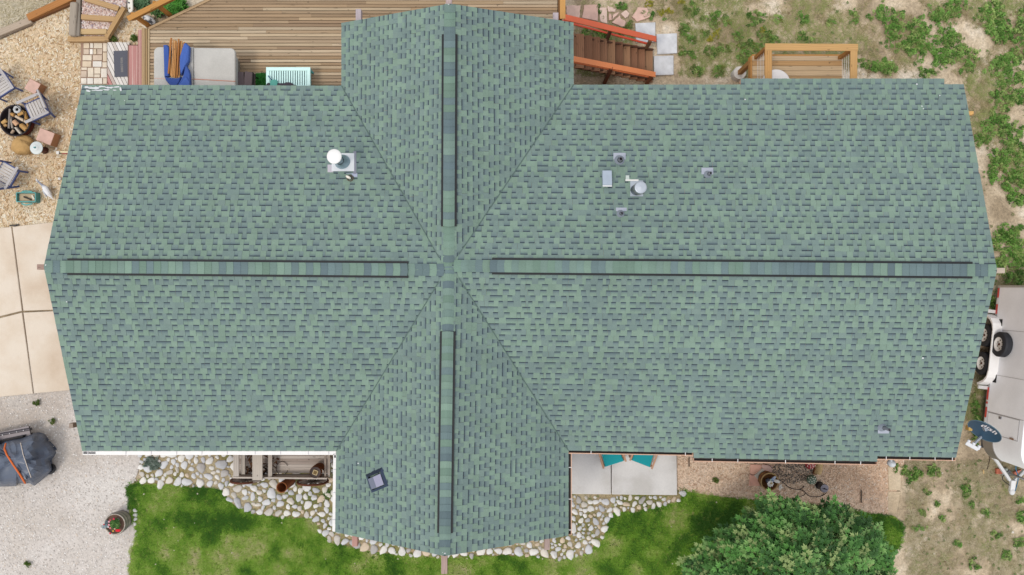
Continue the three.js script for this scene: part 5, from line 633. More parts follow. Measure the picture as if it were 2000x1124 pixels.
// ---------------------------------------------------------------- gravel yard: covered pile and barrel planter
seed = 71;
{
  const t = thing('covered_pile', 'dark blue grey tarp wrapped round a bulky load and tied with orange and white straps', 'tarp', W(40, 900, 0));
  const O = [[-60, 866], [0, 866], [9, 860], [22, 857], [40, 853], [56, 849], [66, 846], [77, 845], [86, 848], [97, 862], [109, 875], [110.5, 879], [107, 889], [100, 899], [103, 912], [104, 919], [98, 925], [88, 932], [80, 939], [66, 950], [56, 944], [50, 946], [33, 944], [32, 950], [10, 951], [-60, 953]];
  const c = [30, 900], n = 150, per = []; { let tot = 0; const seg = O.map((p, i) => { const q = O[(i + 1) % O.length], l = Math.hypot(q[0] - p[0], q[1] - p[1]); tot += l; return l; }); for (let i = 0; i < n; i++) { let s = i / n * tot, j = 0; while (s > seg[j]) s -= seg[j++]; const p = O[j], q = O[(j + 1) % O.length], f = s / seg[j]; per.push([lerp(p[0], q[0], f), lerp(p[1], q[1], f)]); } }
  const LV = [[1, 0.03], [0.985, 0.2], [0.95, 0.5], [0.9, 0.72], [0.82, 0.86], [0.7, 0.95], [0.55, 1.0], [0.4, 1.03], [0.25, 1.04], [0.12, 1.05], [0.001, 1.05]];
  const rng = LV.map(([f, h], i) => per.map(([x, y], j) => { const dx = x - c[0], px = c[0] + dx * f, py = c[1] + (y - c[1]) * f, low = clamp((px - c[0] - 22) / 50), cut = SM((px - 64) / 10), fold = Math.pow(1 - Math.abs(2 * fbm(px / 900 + 0.3, (py + px * 0.35) / 620, 12, 2, 111) - 1), 5), fold2 = Math.pow(1 - Math.abs(2 * fbm(px / 520 + 0.1, (py - px * 0.6) / 900, 14, 2, 117) - 1), 6), hang = Math.pow(Math.abs(Math.sin(j / n * 44 + 1.7 * Math.sin(j / n * 19))), 3) * SM((f - 0.55) / 0.4); const hh = h * (1 - 0.3 * low) - (h > 0.1 ? 0.16 * cut - 0.13 * fold - 0.1 * fold2 - 0.12 * (N2(px * 0.07, py * 0.07, 7) - 0.5) : 0), s = f * (1 - (i > 0 ? 0.035 * hang : 0)); return W(c[0] + dx * s, c[1] + (y - c[1]) * s, Math.max(0.02, hh)); }));
  const pos = [], uv = []; for (let i = 0; i < LV.length - 1; i++) for (let j = 0; j < n; j++) { const k2 = (j + 1) % n, A = rng[i][j], B = rng[i][k2], D = rng[i + 1][k2], E = rng[i + 1][j]; for (const v of [A, D, B, A, E, D]) { pos.push(v.x, v.y, v.z); uv.push(v.x, v.z); } }
  const g = new THREE.BufferGeometry(); g.setAttribute('position', new THREE.Float32BufferAttribute(pos, 3)); g.setAttribute('uv', new THREE.Float32BufferAttribute(uv, 2)); g.computeVertexNormals();
  const tm = new THREE.MeshStandardMaterial({ vertexColors: true, roughness: 0.42, side: THREE.DoubleSide, map: T.wear }); const cover = kit().add(g, C('#5a6579')).build('tarp', tm, t);
  scene.updateMatrixWorld(true); const on = (x, y, up = 0.015) => rayHit(cover, x, y).add(V(0, up, 0));
  const strap = (pts, r, col, name) => { const k = kit(), p = []; for (let i = 0; i < pts.length - 1; i++) for (let q = 0; q < 5; q++) p.push(on(lerp(pts[i][0], pts[i + 1][0], q / 5), lerp(pts[i][1], pts[i + 1][1], q / 5))); p.push(on(...pts[pts.length - 1])); k.tube(p, r, col, 40).build(name, MAT.fabric, t); };
  strap([[11, 867], [8.5, 877], [13, 888], [25, 907], [38, 926], [49, 944]], 0.028, C('#ef7a3a'), 'orange_strap'); strap([[40, 865.5], [45, 888], [53, 912], [60.5, 933]], 0.012, C('#e3d8cf'), 'white_strap'); strap([[40, 920], [38, 926]], 0.016, C('#2a2230'), 'buckle');
  { const k = kit(); k.bar(W(-70, 871, 0.42), W(58, 842, 0.42), 0.3, 0.05, C('#6e6a70')); k.bar(W(-70, 862, 0.46), W(60, 838.5, 0.46), 0.07, 0.14, C('#4a484f'), undefined, 0.02); k.bar(W(-70, 876, 0.3), W(54, 850, 0.3), 0.05, 0.5, C('#1d1c20')); k.build('ramp_rail', MAT.metal, t); for (const x of [4, 18, 32, 45]) kit().ball(W(x, 851.5 - x * 0.225, 0.54), 0.02, 0.012, 0.02, C('#d9d9de'), 8, 5).build('bolt', MAT.metal, t); }
  { const p = W(98, 917, 0.12); const g2 = new THREE.TorusGeometry(0.11, 0.05, 8, 16); g2.rotateX(1.2); g2.translate(p.x, p.y, p.z); kit().add(g2, C('#2b2c32')).build('wheel', MAT.rubber, t); }
}
{
  const hR = 0.48, r = 0.315, c = W(224, 1024.5, hR), t = thing('barrel_planter', 'grey wooden half barrel planted with red and pink flowers', 'planter', V(c.x, 0.016, c.z)), B = V(c.x, 0.016, c.z), n = 22;
  for (let i = 0; i < n; i++) { const a0 = i / n * 6.283 + 0.006, a1 = (i + 1) / n * 6.283 - 0.006, prof = [[r * 0.86, 0], [r * 0.97, 0.18], [r * 1.0, 0.34], [r * 0.985, hR]], pos = [], P = (ri, h, a) => [c.x + ri * Math.cos(a), 0.016 + h, c.z + ri * Math.sin(a)]; for (let q = 0; q < 3; q++) { const [ra, ha] = prof[q], [rb, hb] = prof[q + 1]; pos.push(...P(ra, ha, a0), ...P(rb, hb, a1), ...P(ra, ha, a1), ...P(ra, ha, a0), ...P(rb, hb, a0), ...P(rb, hb, a1)); pos.push(...P(ra - 0.025, ha, a0), ...P(ra - 0.025, ha, a1), ...P(rb - 0.025, hb, a1), ...P(ra - 0.025, ha, a0), ...P(rb - 0.025, hb, a1), ...P(rb - 0.025, hb, a0)); } const e = prof[3]; pos.push(...P(e[0], e[1], a0), ...P(e[0] - 0.025, e[1], a1), ...P(e[0], e[1], a1), ...P(e[0], e[1], a0), ...P(e[0] - 0.025, e[1], a0), ...P(e[0] - 0.025, e[1], a1)); const g = new THREE.BufferGeometry(); g.setAttribute('position', new THREE.Float32BufferAttribute(pos, 3)); kit().add(g, C(pick(['#c9c4bc', '#d5cfc6', '#bcb6ae', '#cac0b0']))).build('stave', MAT.wood, t); }
  for (const [h, f] of [[0.06, 0.9], [0.3, 1.0], [0.43, 0.99]]) kit().lathe([[r * f + 0.004, h - 0.018], [r * f + 0.012, h], [r * f + 0.006, h + 0.018]], B, C('#8d8f92'), 40).build('hoop', MAT.metal, t);
  { const g = new THREE.CircleGeometry(r * 0.93, 40, 0); const h = new THREE.RingGeometry(0.001, r * 0.93, 36, 8); void g; h.rotateX(-Math.PI / 2); const p = h.attributes.position; for (let i = 0; i < p.count; i++) p.setY(i, 0.03 * fbm(p.getX(i) * 0.5 + 2, p.getZ(i) * 0.5 + 2, 40, 3, 121)); h.translate(c.x, hR - 0.06, c.z); h.computeVertexNormals(); kit().add(h, C('#775848')).build('soil', MAT.stone, t); }
  const lf = leaves(7, 0.055, 0.016, 0.04), fp = (x, y, h) => W(190 + x / 14.04, 980 + y / 14.04, h), plant = (cols, list, h) => { const k = kit(); for (const [x, y, s] of list) { const g = lf.clone(); g.scale(s, s, s); g.rotateY(R(0, 6)); const q = fp(x, y, h + R(-0.03, 0.04)); g.translate(q.x, q.y, q.z); g.deleteAttribute('color'); k.add(g, C(pick(cols)).multiplyScalar(R(0.8, 1.1))); } return k; };
  const L = []; for (let i = 0; i < 46; i++) { const a = R(0, 6.28), q = Math.sqrt(rnd()); L.push([500 + 130 * q * Math.cos(a), 620 + 125 * q * Math.sin(a), R(0.7, 1.3)]); } plant(['#4e8f34', '#67a548', '#3d7529', '#8fb968'], L, 0.52).build('foliage', MAT.foliage, t); plant(['#a9c4d0', '#bfd4dc', '#8fb0bd'], [[240, 590, 1.2], [220, 640, 1.2], [200, 680, 1.4], [150, 700, 1.1], [255, 560, 1], [580, 480, 1], [250, 680, 1.2]], 0.5).build('foliage', MAT.foliage, t, 'silvery foliage');
  for (const [x, y, s, col] of [[440, 485, 1, '#e8205e'], [345, 515, 0.8, '#d9566a'], [560, 800, 1.4, '#ef1330'], [600, 800, 1.2, '#e80f2c'], [520, 800, 1.2, '#f01a34'], [345, 878, 1, '#e3124e'], [310, 560, 1, '#f2b8c4'], [310, 645, 1.1, '#efa7b4'], [170, 635, 0.8, '#d8434e'], [345, 730, 1, '#eb8f90'], [470, 755, 0.8, '#f0b3a6'], [425, 815, 0.9, '#e8b94e'], [290, 705, 0.8, '#f4f2f6']]) { const k = kit(), q = fp(x, y, 0.58); for (let i = 0; i < 6; i++) { const a = i * 1.05, g = new THREE.SphereGeometry(1, 7, 5); g.scale(0.016 * s, 0.008 * s, 0.012 * s); g.rotateY(-a); g.translate(q.x + 0.016 * s * Math.cos(a), q.y, q.z + 0.016 * s * Math.sin(a)); k.add(g, C(col)); } k.ball(V(q.x, q.y + 0.006, q.z), 0.009 * s, 0.008 * s, 0.009 * s, C(col).multiplyScalar(0.8), 6, 4); k.build('flower', MAT.plain, t); }
}
// ---------------------------------------------------------------- old wagon under the left eave
seed = 81;
{
  const t = thing('wagon', 'old grey wooden farm wagon with iron tyred wheels parked on the river rocks', 'wagon', W(555, 915, 0)), HF = 0.72, gw = ['#cfc7bf', '#bfb6ae', '#d8d1ca', '#b3a9a1', '#c9beb6'], w = (x, y, h) => W(x, y, h), cg = () => C(pick(gw));
  for (let i = 0; i < 7; i++) { const y = 888 + i * 5.6; kit().bar(w(456, y, HF), w(641, y, HF), 0.08, 0.035, C(pick(['#d4cac4', '#c4b8b2', '#ddd5d0', '#b8aba4']))).build('floor_board', MAT.wood, t); }
  const plank = (x0, y0, x1, y1, h, th, name, col) => { const a = w((x0 + x1) / 2, y0, h), b = w((x0 + x1) / 2, y1, h); kit().bar(a, b, (x1 - x0) * S(h), th, C(col ?? pick(gw)), undefined, 0.006).build(name, MAT.wood, t); };
  plank(455.5, 878, 466.5, 931, 1.12, 0.05, 'seat_plank', '#cfc9c4'); plank(471, 878, 478.5, 927, 1.0, 0.05, 'cross_board', '#c9c2bb'); plank(493, 878, 512.5, 938.5, 1.2, 0.05, 'seat_plank', '#d5cec6'); plank(523.5, 878, 531.5, 933, 1.05, 0.06, 'cross_board', '#c6beb7');
  plank(633.5, 878, 637, 932, 1.0, 0.05, 'end_board', '#bdb2aa'); plank(640, 878, 644.5, 930, 0.95, 0.05, 'end_board', '#c8beb6');
  kit().bar(w(457, 931.5, 0.98), w(640, 933.5, 0.98), 0.045, 0.26, C('#d6cec8')).build('side_board', MAT.wood, t); kit().bar(w(457, 928, 0.78), w(640, 929, 0.78), 0.05, 0.1, C('#a0958e')).build('side_board', MAT.wood, t); kit().bar(w(457, 880, 0.9), w(640, 880, 0.9), 0.04, 0.3, cg()).build('side_board', MAT.wood, t);
  kit().bar(w(509, 940, 1.16), w(495, 941, 1.16), 0.04, 0.12, C('#8f867e')).build('seat_end', MAT.wood, t);
  { const k = kit(); for (const x of [485, 612]) k.bar(w(x, 870, 0.47), w(x, 939, 0.47), 0.09, 0.1, C('#6b5c54')); k.bar(w(470, 905, 0.6), w(640, 905, 0.6), 0.1, 0.12, C('#6b5c54')); k.build('undercarriage', MAT.wood, t); }
  const wheel = (px, py, r, label) => { const z = w(px, py, r * 2).z, c = V(w(px, py, r).x, r + 0.02, z), k = kit(), prof = [[r - 0.045, -0.025], [r, -0.03], [r + 0.012, 0], [r, 0.03], [r - 0.045, 0.025], [r - 0.045, -0.025]], g = new THREE.LatheGeometry(prof.map(p => new THREE.Vector2(...p)), 40); g.rotateX(Math.PI / 2); g.translate(c.x, c.y, c.z); const m = k.add(g, C('#8d6a66')).build('wheel', MAT.rust, t, label); for (let i = 0; i < 12; i++) { const a = i / 12 * 6.283; kit().bar(c, V(c.x + (r - 0.03) * Math.cos(a), c.y + (r - 0.03) * Math.sin(a), c.z), 0.04, 0.035, C('#6e625c'), V(0, 0, 1)).build('spoke', MAT.wood, m); } kit().cyl(V(c.x, c.y, c.z - 0.12), V(c.x, c.y, c.z + 0.1), 0.07, 0.055, C('#4e423e'), 14).build('hub', MAT.wood, m); };
  wheel(480, 945, 0.44, 'front wheel'); wheel(611, 948.5, 0.46, 'rear wheel'); for (const x of [482, 613]) { const p = w(x, 870, 0.45); const r = 0.44, g = new THREE.TorusGeometry(r, 0.03, 6, 36); g.translate(p.x, r + 0.04, p.z); kit().add(g, C('#8d6a66')).build('wheel', MAT.rust, t); }
  { const k = kit(); const junk = (x0, y0, x1, y1, h, r, c) => k.bar(w(x0, y0, h), w(x1, y1, h * 0.96), r, r, C(c)); for (let i = 0; i < 26; i++) { const a = R(512, 540), b = R(892, 926); junk(a, b, a + R(-16, 16), b + R(-10, 10), R(0.76, 0.92), R(0.012, 0.04), pick(['#5c4a40', '#3c3230', '#8b6f5a', '#a99a8c', '#6e4638', '#2b2523'])); } for (let i = 0; i < 18; i++) { const a = R(478, 492), b = R(888, 926); junk(a, b, a + R(-6, 6), b + R(-12, 12), R(0.76, 0.9), R(0.015, 0.05), pick(['#6b5a4e', '#8f7c68', '#3c3230', '#a08d7a', '#553c30'])); } k.build('scrap_iron', MAT.rust, t); }
  { const k = kit(), c = w(551, 915, HF + 0.03), pts = []; for (let i = 0; i <= 16; i++) { const a = 0.3 + i / 16 * 5.6; pts.push(V(c.x + 0.17 * Math.cos(a), c.y + 0.02, c.z + 0.19 * Math.sin(a))); } k.tube(pts, 0.008, C('#4a3d36'), 40).build('wire_loop', MAT.metal, t); kit().bar(w(559, 923, HF + 0.04), w(564, 917, HF + 0.04), 0.02, 0.012, C('#e6dccf')).build('peg', MAT.wood, t); }
  // rusty cans
  { const c = w(615.5, 923.5, 1.27), r = 0.165, u = thing('milk_can', 'black topped rusty metal can with a square hole standing in the wagon bed', 'metal can', V(c.x, HF + 0.02, c.z)), B = V(c.x, HF + 0.02, c.z), hh = 1.27 - HF - 0.02; kit().lathe([[r * 0.95, 0], [r, 0.02], [r, hh * 0.5], [r + 0.012, hh * 0.52], [r, hh * 0.55], [r * 0.95, hh * 0.78], [r * 0.9, hh - 0.05]], B, C('#a87d48'), 30).build('body', MAT.rust, u); kit().lathe([[r * 0.9, hh - 0.05], [r * 0.98, hh - 0.02], [r * 0.98, hh], [r * 0.9, hh - 0.012], [0, hh - 0.014]], B, C('#2a2020'), 30).build('lid', MAT.metal, u); kit().lathe([[r * 0.96, hh - 0.03], [r * 1.02, hh - 0.01], [r * 0.98, hh + 0.004]], B, C('#b98a68'), 30).build('rim', MAT.rust, u);
    { const k = kit(), y = 1.275, a = 0.35, q = (i, s) => V(c.x + s * Math.cos(a + i * Math.PI / 2 + 0.785), y, c.z + s * Math.sin(a + i * Math.PI / 2 + 0.785)); for (let i = 0; i < 4; i++) k.bar(q(i, 0.085), q(i + 1, 0.085), 0.018, 0.02, C('#e0cba0')); k.box(V(c.x, y - 0.006, c.z), 0.105, 0.008, 0.105, C('#7a6238'), -a); k.build('square_hole', MAT.plain, u); }
    kit().tube([V(c.x + 0.14, 1.16, c.z + 0.05), V(c.x + 0.21, 1.22, c.z + 0.02), V(c.x + 0.2, 1.22, c.z - 0.06), V(c.x + 0.14, 1.17, c.z - 0.06)], 0.012, C('#d8d2cc')).build('handle', MAT.metal, u); }
  { const c = w(550.5, 952, 0.6), r = 0.145, u = thing('rusty_pipe', 'open topped rusty pipe leaning up against the front side of the wagon', 'pipe', V(c.x + 0.1, 0.04, c.z - 0.06)), a = V(c.x + 0.1, 0.04, c.z - 0.05), g = new THREE.LatheGeometry([[r, 0], [r, 0.56], [r + 0.012, 0.57], [r + 0.01, 0.6], [r - 0.012, 0.6], [r - 0.014, 0.08], [0, 0.06]].map(p => new THREE.Vector2(...p)), 30); g.translate(0, 0, 0); const m4 = new THREE.Matrix4().makeShear(0, 0, -0.17, 0, 0.1, 0); void m4; const p = g.attributes.position; for (let i = 0; i < p.count; i++) { const y = p.getY(i); p.setXYZ(i, p.getX(i) - 0.17 * y + a.x, y + a.y, p.getZ(i) + 0.09 * y + a.z); } g.computeVertexNormals(); kit().add(g, C('#b07a4a')).build('tube', new THREE.MeshStandardMaterial({ map: T.rust, vertexColors: true, roughness: 0.8, side: THREE.DoubleSide }), u); kit().lathe([[r + 0.008, 0], [r + 0.014, 0.01], [r - 0.01, 0.012]], V(a.x - 0.17 * 0.59, a.y + 0.59, a.z + 0.09 * 0.59), C('#c99a6c'), 30).build('rim', MAT.rust, u); }
}
// ---------------------------------------------------------------- porch chairs
{
  const wd = C('#dcb195'), tq = C('#12b4c0');
  for (const [px, py, fx, fy, label] of [[1193.5, 887, 0.3, 0.95, 'turquoise cushioned low chair on the porch, left one of the pair'], [1258, 887, -0.36, 0.93, 'turquoise cushioned low chair on the porch, right one of the pair']]) {
    const p = W(px, py, 0.42), t = thing('porch_chair', label, 'chair', V(p.x, 0.14, p.z), 'turquoise porch chairs'); t.rotation.y = Math.atan2(fx, fy); const put = (k, name, m) => { const o = k.build(name, m); t.add(o); return o; };
    { const s = new THREE.Shape([[-0.25, -0.34], [0.25, -0.34], [0.29, 0.3], [-0.29, 0.3]].map(q => new THREE.Vector2(...q))), g = new THREE.ExtrudeGeometry(s, { depth: 0.04, bevelEnabled: true, bevelSize: 0.02, bevelThickness: 0.02, bevelOffset: -0.02, bevelSegments: 3 }); g.rotateX(Math.PI / 2 - 0.14); g.translate(0, 0.32, 0); put(kit().add(g, tq), 'cushion', MAT.fabric); }
    for (const s of [-1, 1]) { put(kit().bar(V(s * 0.33, 0.4, -0.42), V(s * 0.345, 0.42, 0.32), 0.055, 0.025, wd, undefined, 0.006), 'armrest', MAT.wood); put(kit().bar(V(s * 0.3, 0.1, -0.5), V(s * 0.3, 0.3, 0.3), 0.03, 0.09, wd), 'side_rail', MAT.wood); put(kit().bar(V(s * 0.33, 0, 0.25), V(s * 0.33, 0.4, 0.25), 0.05, 0.03, wd, V(1, 0, 0)), 'leg', MAT.wood); put(kit().bar(V(s * 0.3, 0, -0.45), V(s * 0.3, 0.35, -0.4), 0.05, 0.03, wd, V(1, 0, 0)), 'leg', MAT.wood); }
    put(kit().bar(V(0, 0.28, -0.34), V(0, 0.9, -0.72), 0.5, 0.05, tq, V(0, 0.5, 0.8), 0.015), 'back_cushion', MAT.fabric); put(kit().bar(V(-0.29, 0.24, 0.3), V(0.29, 0.24, 0.3), 0.025, 0.08, wd), 'front_rail', MAT.wood);
  }
}
// ---------------------------------------------------------------- bark chip bed
seed = 91;
{
  const pv = (poly, top, col, label) => { const k = kit(); k.prism(XZ(poly, top), top, 0.05, C(col).multiplyScalar(1.1), 0.006); const c = poly.reduce((a, p) => [a[0] + p[0] / poly.length, a[1] + p[1] / poly.length], [0, 0]); solo(k, 'paving_slab', MAT.stone, W(c[0], c[1], 0.03), label, 'paving slab'); };
  pv([[1466.8, 908], [1488.4, 908.6], [1487.8, 928.6], [1465.6, 928.6]], 0.075, '#ecb9a6', 'pink paving slab at the upper left under the white tile'); pv([[1465.4, 929], [1486, 929.2], [1484, 950], [1464, 949.5]], 0.072, '#eeb7a4', 'pink paving slab at the lower left beside the half barrel'); pv([[1489, 908.2], [1509.3, 910.6], [1508, 925.5], [1488.6, 925]], 0.078, '#ecc8be', 'paler pink paving slab touching the back of the half barrel');
  pv([[1489.5, 916], [1500, 928], [1486, 943], [1474, 929.5]], 0.11, '#d9d6cc', 'white square tile set cornerwise on the pink slabs');
  { const k = kit(); k.tube([[1459, 906], [1466, 902], [1476, 906.5], [1484, 902], [1494, 907], [1504, 910], [1509, 916]].map(p => W(...p, 0.09)), 0.009, C('#5a3a34'), 40); k.tube([[1464, 926], [1471, 928.5], [1475, 928]].map(p => W(...p, 0.1)), 0.008, C('#5a3a34'), 12); solo(k, 'cable', MAT.rubber, W(1480, 905, 0.03), 'thin dark cable looping behind the pink paving slabs', 'cable'); }
  const c = W(1504, 942, 0.46), r = 0.265, t = thing('half_barrel', 'brown wooden half barrel with a white fairy figurine inside, between slabs and tree', 'barrel', V(c.x, 0.03, c.z)), B = V(c.x, 0.03, c.z);
  const n = 18; for (let i = 0; i < n; i++) { const a0 = i / n * 6.283 + 0.006, a1 = (i + 1) / n * 6.283 - 0.006, P = (ri, h, a) => [c.x + ri * Math.cos(a), 0.03 + h, c.z + ri * Math.sin(a)], pos = [], Q = (A, b, D, E) => pos.push(...A, ...b, ...D, ...A, ...D, ...E); Q(P(r * 0.88, 0, a0), P(r, 0.43, a0), P(r, 0.43, a1), P(r * 0.88, 0, a1)); Q(P(r, 0.43, a0), P(r - 0.025, 0.43, a0), P(r - 0.025, 0.43, a1), P(r, 0.43, a1)); Q(P(r - 0.025, 0.43, a0), P(r * 0.88 - 0.02, 0.02, a0), P(r * 0.88 - 0.02, 0.02, a1), P(r - 0.025, 0.43, a1)); const g = new THREE.BufferGeometry(); g.setAttribute('position', new THREE.Float32BufferAttribute(pos, 3)); kit().add(g, C(pick(['#b98a4c', '#a8763c', '#c79a5e', '#a26a34']))).build('stave', MAT.wood, t); }
  for (const h of [0.1, 0.32]) kit().lathe([[r * (0.88 + h * 0.28) + 0.004, h - 0.015], [r * (0.88 + h * 0.28) + 0.012, h], [r * (0.88 + h * 0.28) + 0.006, h + 0.015]], B, C('#6f6a60'), 36).build('hoop', MAT.metal, t); kit().lathe([[r - 0.03, 0.425], [r - 0.012, 0.44], [r + 0.006, 0.43]], B, C('#c6ab78'), 36).build('rim', MAT.wood, t); kit().cyl(V(c.x, 0.14, c.z), V(c.x, 0.16, c.z), r * 0.88, r * 0.9, C('#8f5f34'), 30).build('soil', MAT.stone, t);
  { const q = W(1507, 944, 0.5), u = thing('fairy_figurine', 'white and blue winged fairy figurine standing in the half barrel', 'figurine', V(q.x, 0.19, q.z)), wht = C('#f3f3ee'); 
    kit().lathe([[0.03, 0.19], [0.085, 0.2], [0.06, 0.28], [0.045, 0.36], [0.05, 0.41], [0.03, 0.44], [0.022, 0.46]], V(q.x, 0, q.z), C('#a6b6dc'), 20).build('body', MAT.paint, u);
    kit().ball(V(q.x, 0.5, q.z), 0.045, 0.05, 0.045, C('#e9d3bd'), 14, 10).build('head', MAT.paint, u); kit().ball(V(q.x - 0.005, 0.52, q.z - 0.008), 0.048, 0.042, 0.048, C('#b9a06c'), 12, 8).build('hair', MAT.paint, u);
    { const k = kit(), f = W(1506, 943.5, 0.5); for (let i = 0; i < 8; i++) { const a = i / 8 * 6.283, g = new THREE.SphereGeometry(1, 9, 6); g.scale(0.05, 0.012, 0.032); g.rotateZ(0.35); g.rotateY(-a); g.translate(f.x + 0.055 * Math.cos(a) - 0.03, 0.545, f.z + 0.055 * Math.sin(a) + 0.02); k.add(g, wht); } k.build('flower_hat', MAT.paint, u); }
    for (const [x, y, a, s] of [[1518, 941, 0.3, 0.09], [1512, 935, -0.7, 0.075]]) { const g = new THREE.SphereGeometry(1, 12, 6); g.scale(s * 1.2, 0.012, s * 0.55); g.rotateY(-a); const p = W(x, y, 0.48); g.translate(p.x, 0.47, p.z); kit().add(g, x > 1515 ? wht : C('#c7d5ee')).build('wing', MAT.paint, u); }
    { const p = W(1508, 938, 0.45); for (const [dx, dz] of [[-0.04, 0], [0.02, -0.04], [0.03, 0.03]]) kit().ball(V(p.x + dx, 0.46, p.z + dz), 0.035, 0.03, 0.035, C(dx < 0 ? '#a9cfcf' : '#9db0dc'), 10, 7).build('blossom', MAT.paint, u); } }
  { const k = kit(), p = W(1522.5, 952, 0.4); for (const [a, s] of [[0.2, 1], [-0.9, 0.9], [1.3, 0.85]]) { const g = new THREE.SphereGeometry(1, 10, 6); g.scale(0.07 * s, 0.012, 0.035 * s); g.rotateY(-a); g.translate(p.x + 0.05 * Math.cos(a), 0.4, p.z + 0.05 * Math.sin(a)); k.add(g, C('#ece9e2')); } k.cyl(V(p.x, 0.03, p.z), V(p.x, 0.4, p.z), 0.008, 0.008, C('#6b7a5a'), 6); solo(k, 'garden_stake', MAT.paint, V(p.x, 0.03, p.z), 'white butterfly shaped garden stake at the right rim of the half barrel', 'garden stake'); }
  const toad = (px, py, h, rad, col, stem, label, tilt) => { const q = W(px, py, h), u = thing('toadstool', label, 'ornament', V(q.x, 0.03, q.z)); kit().lathe([[0.06, 0], [0.05, 0.1], [0.045, h - 0.06]], V(q.x, 0.03, q.z), C(stem), 14).build('stem', MAT.paint, u); const prof = [[0.02, -0.03], [rad * 0.95, -0.04], [rad, -0.01], [rad * 0.86, rad * 0.32], [rad * 0.5, rad * 0.6], [0, rad * 0.7]]; const cap = kit().lathe(prof, V(q.x, h, q.z), C(col), 26).build('cap', MAT.gloss, u); for (let i = 0; i < 13; i++) { const a = i * 2.4, f = Math.sqrt((i + 0.5) / 13) * 0.88, y = rad * 0.7 * Math.sqrt(Math.max(0, 1 - f * f)) ; kit().ball(V(q.x + rad * f * Math.cos(a), h + y * 0.98, q.z + rad * f * Math.sin(a)), 0.018, 0.01, 0.018, C('#f2efdf'), 8, 5).build('spot', MAT.paint, cap); } void tilt; };
  toad(1583.5, 907, 0.3, 0.16, '#a8202e', '#4a2626', 'red toadstool ornament with cream spots beside the pale log'); toad(1586, 937.5, 0.28, 0.15, '#56705c', '#3a4232', 'dark green toadstool ornament with white spots beside the black lantern');
  { const k = kit(); const a = W(1603, 895, 0.14), b = W(1597.5, 926, 0.12), g = new THREE.CylinderGeometry(0.11, 0.115, a.distanceTo(b), 9, 4); const p = g.attributes.position; for (let i = 0; i < p.count; i++) { const f = 1 + 0.25 * (hash(i % 10, Math.floor(p.getY(i) * 9), 5) - 0.5); p.setXYZ(i, p.getX(i) * f, p.getY(i), p.getZ(i) * f); } g.computeVertexNormals(); g.rotateZ(-Math.PI / 2); g.applyMatrix4(basis(a, b)); k.add(g, C('#e2c592')); k.bar(W(1594, 915, 0.12), W(1591, 926, 0.06), 0.1, 0.1, C('#8a5a34')); solo(k, 'log', MAT.wood, W(1600, 910, 0.03), 'pale split log lying right of the red toadstool', 'log'); }
  { const q = W(1611, 955, 0.46), u = thing('lantern', 'black cylindrical lantern with a ring of beads round its foot', 'lantern', V(q.x, 0.03, q.z)), B = V(q.x, 0.03, q.z); kit().lathe([[0.11, 0], [0.115, 0.03], [0.085, 0.06], [0.08, 0.3], [0.125, 0.36], [0.125, 0.42], [0.118, 0.43]], B, C('#23222a'), 26).build('body', MAT.gloss, u); kit().lathe([[0.118, 0.43], [0.08, 0.432], [0, 0.434]], B, C('#8d8995'), 26).build('top', MAT.metal, u); { const k = kit(); k.bar(V(q.x - 0.05, 0.47, q.z), V(q.x + 0.08, 0.47, q.z + 0.03), 0.02, 0.015, C('#1d1b22')); k.ball(V(q.x, 0.47, q.z), 0.025, 0.015, 0.02, C('#17161c'), 8, 6); k.build('latch', MAT.metal, u); } for (let i = 0; i < 16; i++) { const a = i / 16 * 6.283; kit().ball(V(q.x + 0.135 * Math.cos(a), 0.06, q.z + 0.135 * Math.sin(a)), 0.017, 0.015, 0.017, C(i % 2 ? '#ece6d4' : '#b7ae94'), 7, 5).build('bead', MAT.gloss, u); } }
  { const z = (x, y) => W(1450 + x / 10.526, 890 + y / 10.526, 0.06), k = kit(), cc = C('#22222c'); k.tube([[815, 545], [880, 585], [915, 625], [1000, 675], [1100, 698], [1190, 705], [1270, 740], [1330, 800], [1400, 845], [1500, 855], [1600, 845], [1690, 805], [1740, 770]].map(p => z(...p)), 0.011, cc, 60); k.tube([[1185, 705], [1225, 680], [1265, 655], [1272, 638], [1255, 640]].map(p => z(...p)), 0.009, cc, 20); k.tube([[1300, 775], [1285, 805], [1240, 832], [1180, 848], [1120, 845], [1125, 828], [1155, 825]].map(p => z(...p)), 0.009, cc, 26); solo(k, 'plant_hook', MAT.metal, W(1560, 955, 0.03), 'black wrought iron plant hook lying across the bark chips to the lantern', 'plant hook'); }
  { const k = kit(); k.bar(W(1733, 893, 3.1), W(1739, 899, 3.0), 0.05, 0.05, C('#b8bcc6')); k.bar(W(1739, 894, 3.15), W(1741, 901, 3.05), 0.05, 0.06, C('#c9ced6')); const q = W(1742, 905.5, 2.95), g = new THREE.SphereGeometry(1, 18, 10, 0, 6.283, 0, 1.7); g.scale(0.1, 0.13, 0.1); g.rotateX(0.25); g.translate(q.x, q.y, q.z); k.add(g, C('#dbe2ea')); k.cyl(V(q.x, q.y - 0.06, q.z), V(q.x, q.y, q.z), 0.095, 0.1, C('#b6bdc8'), 18); k.bar(V(q.x - 0.1, q.y - 0.03, q.z - 0.4), V(q.x, q.y, q.z), 0.04, 0.04, C('#9aa0aa')); solo(k, 'outdoor_lamp', MAT.paint, q, 'white domed outdoor lamp under the front eave at the right', 'lamp'); }
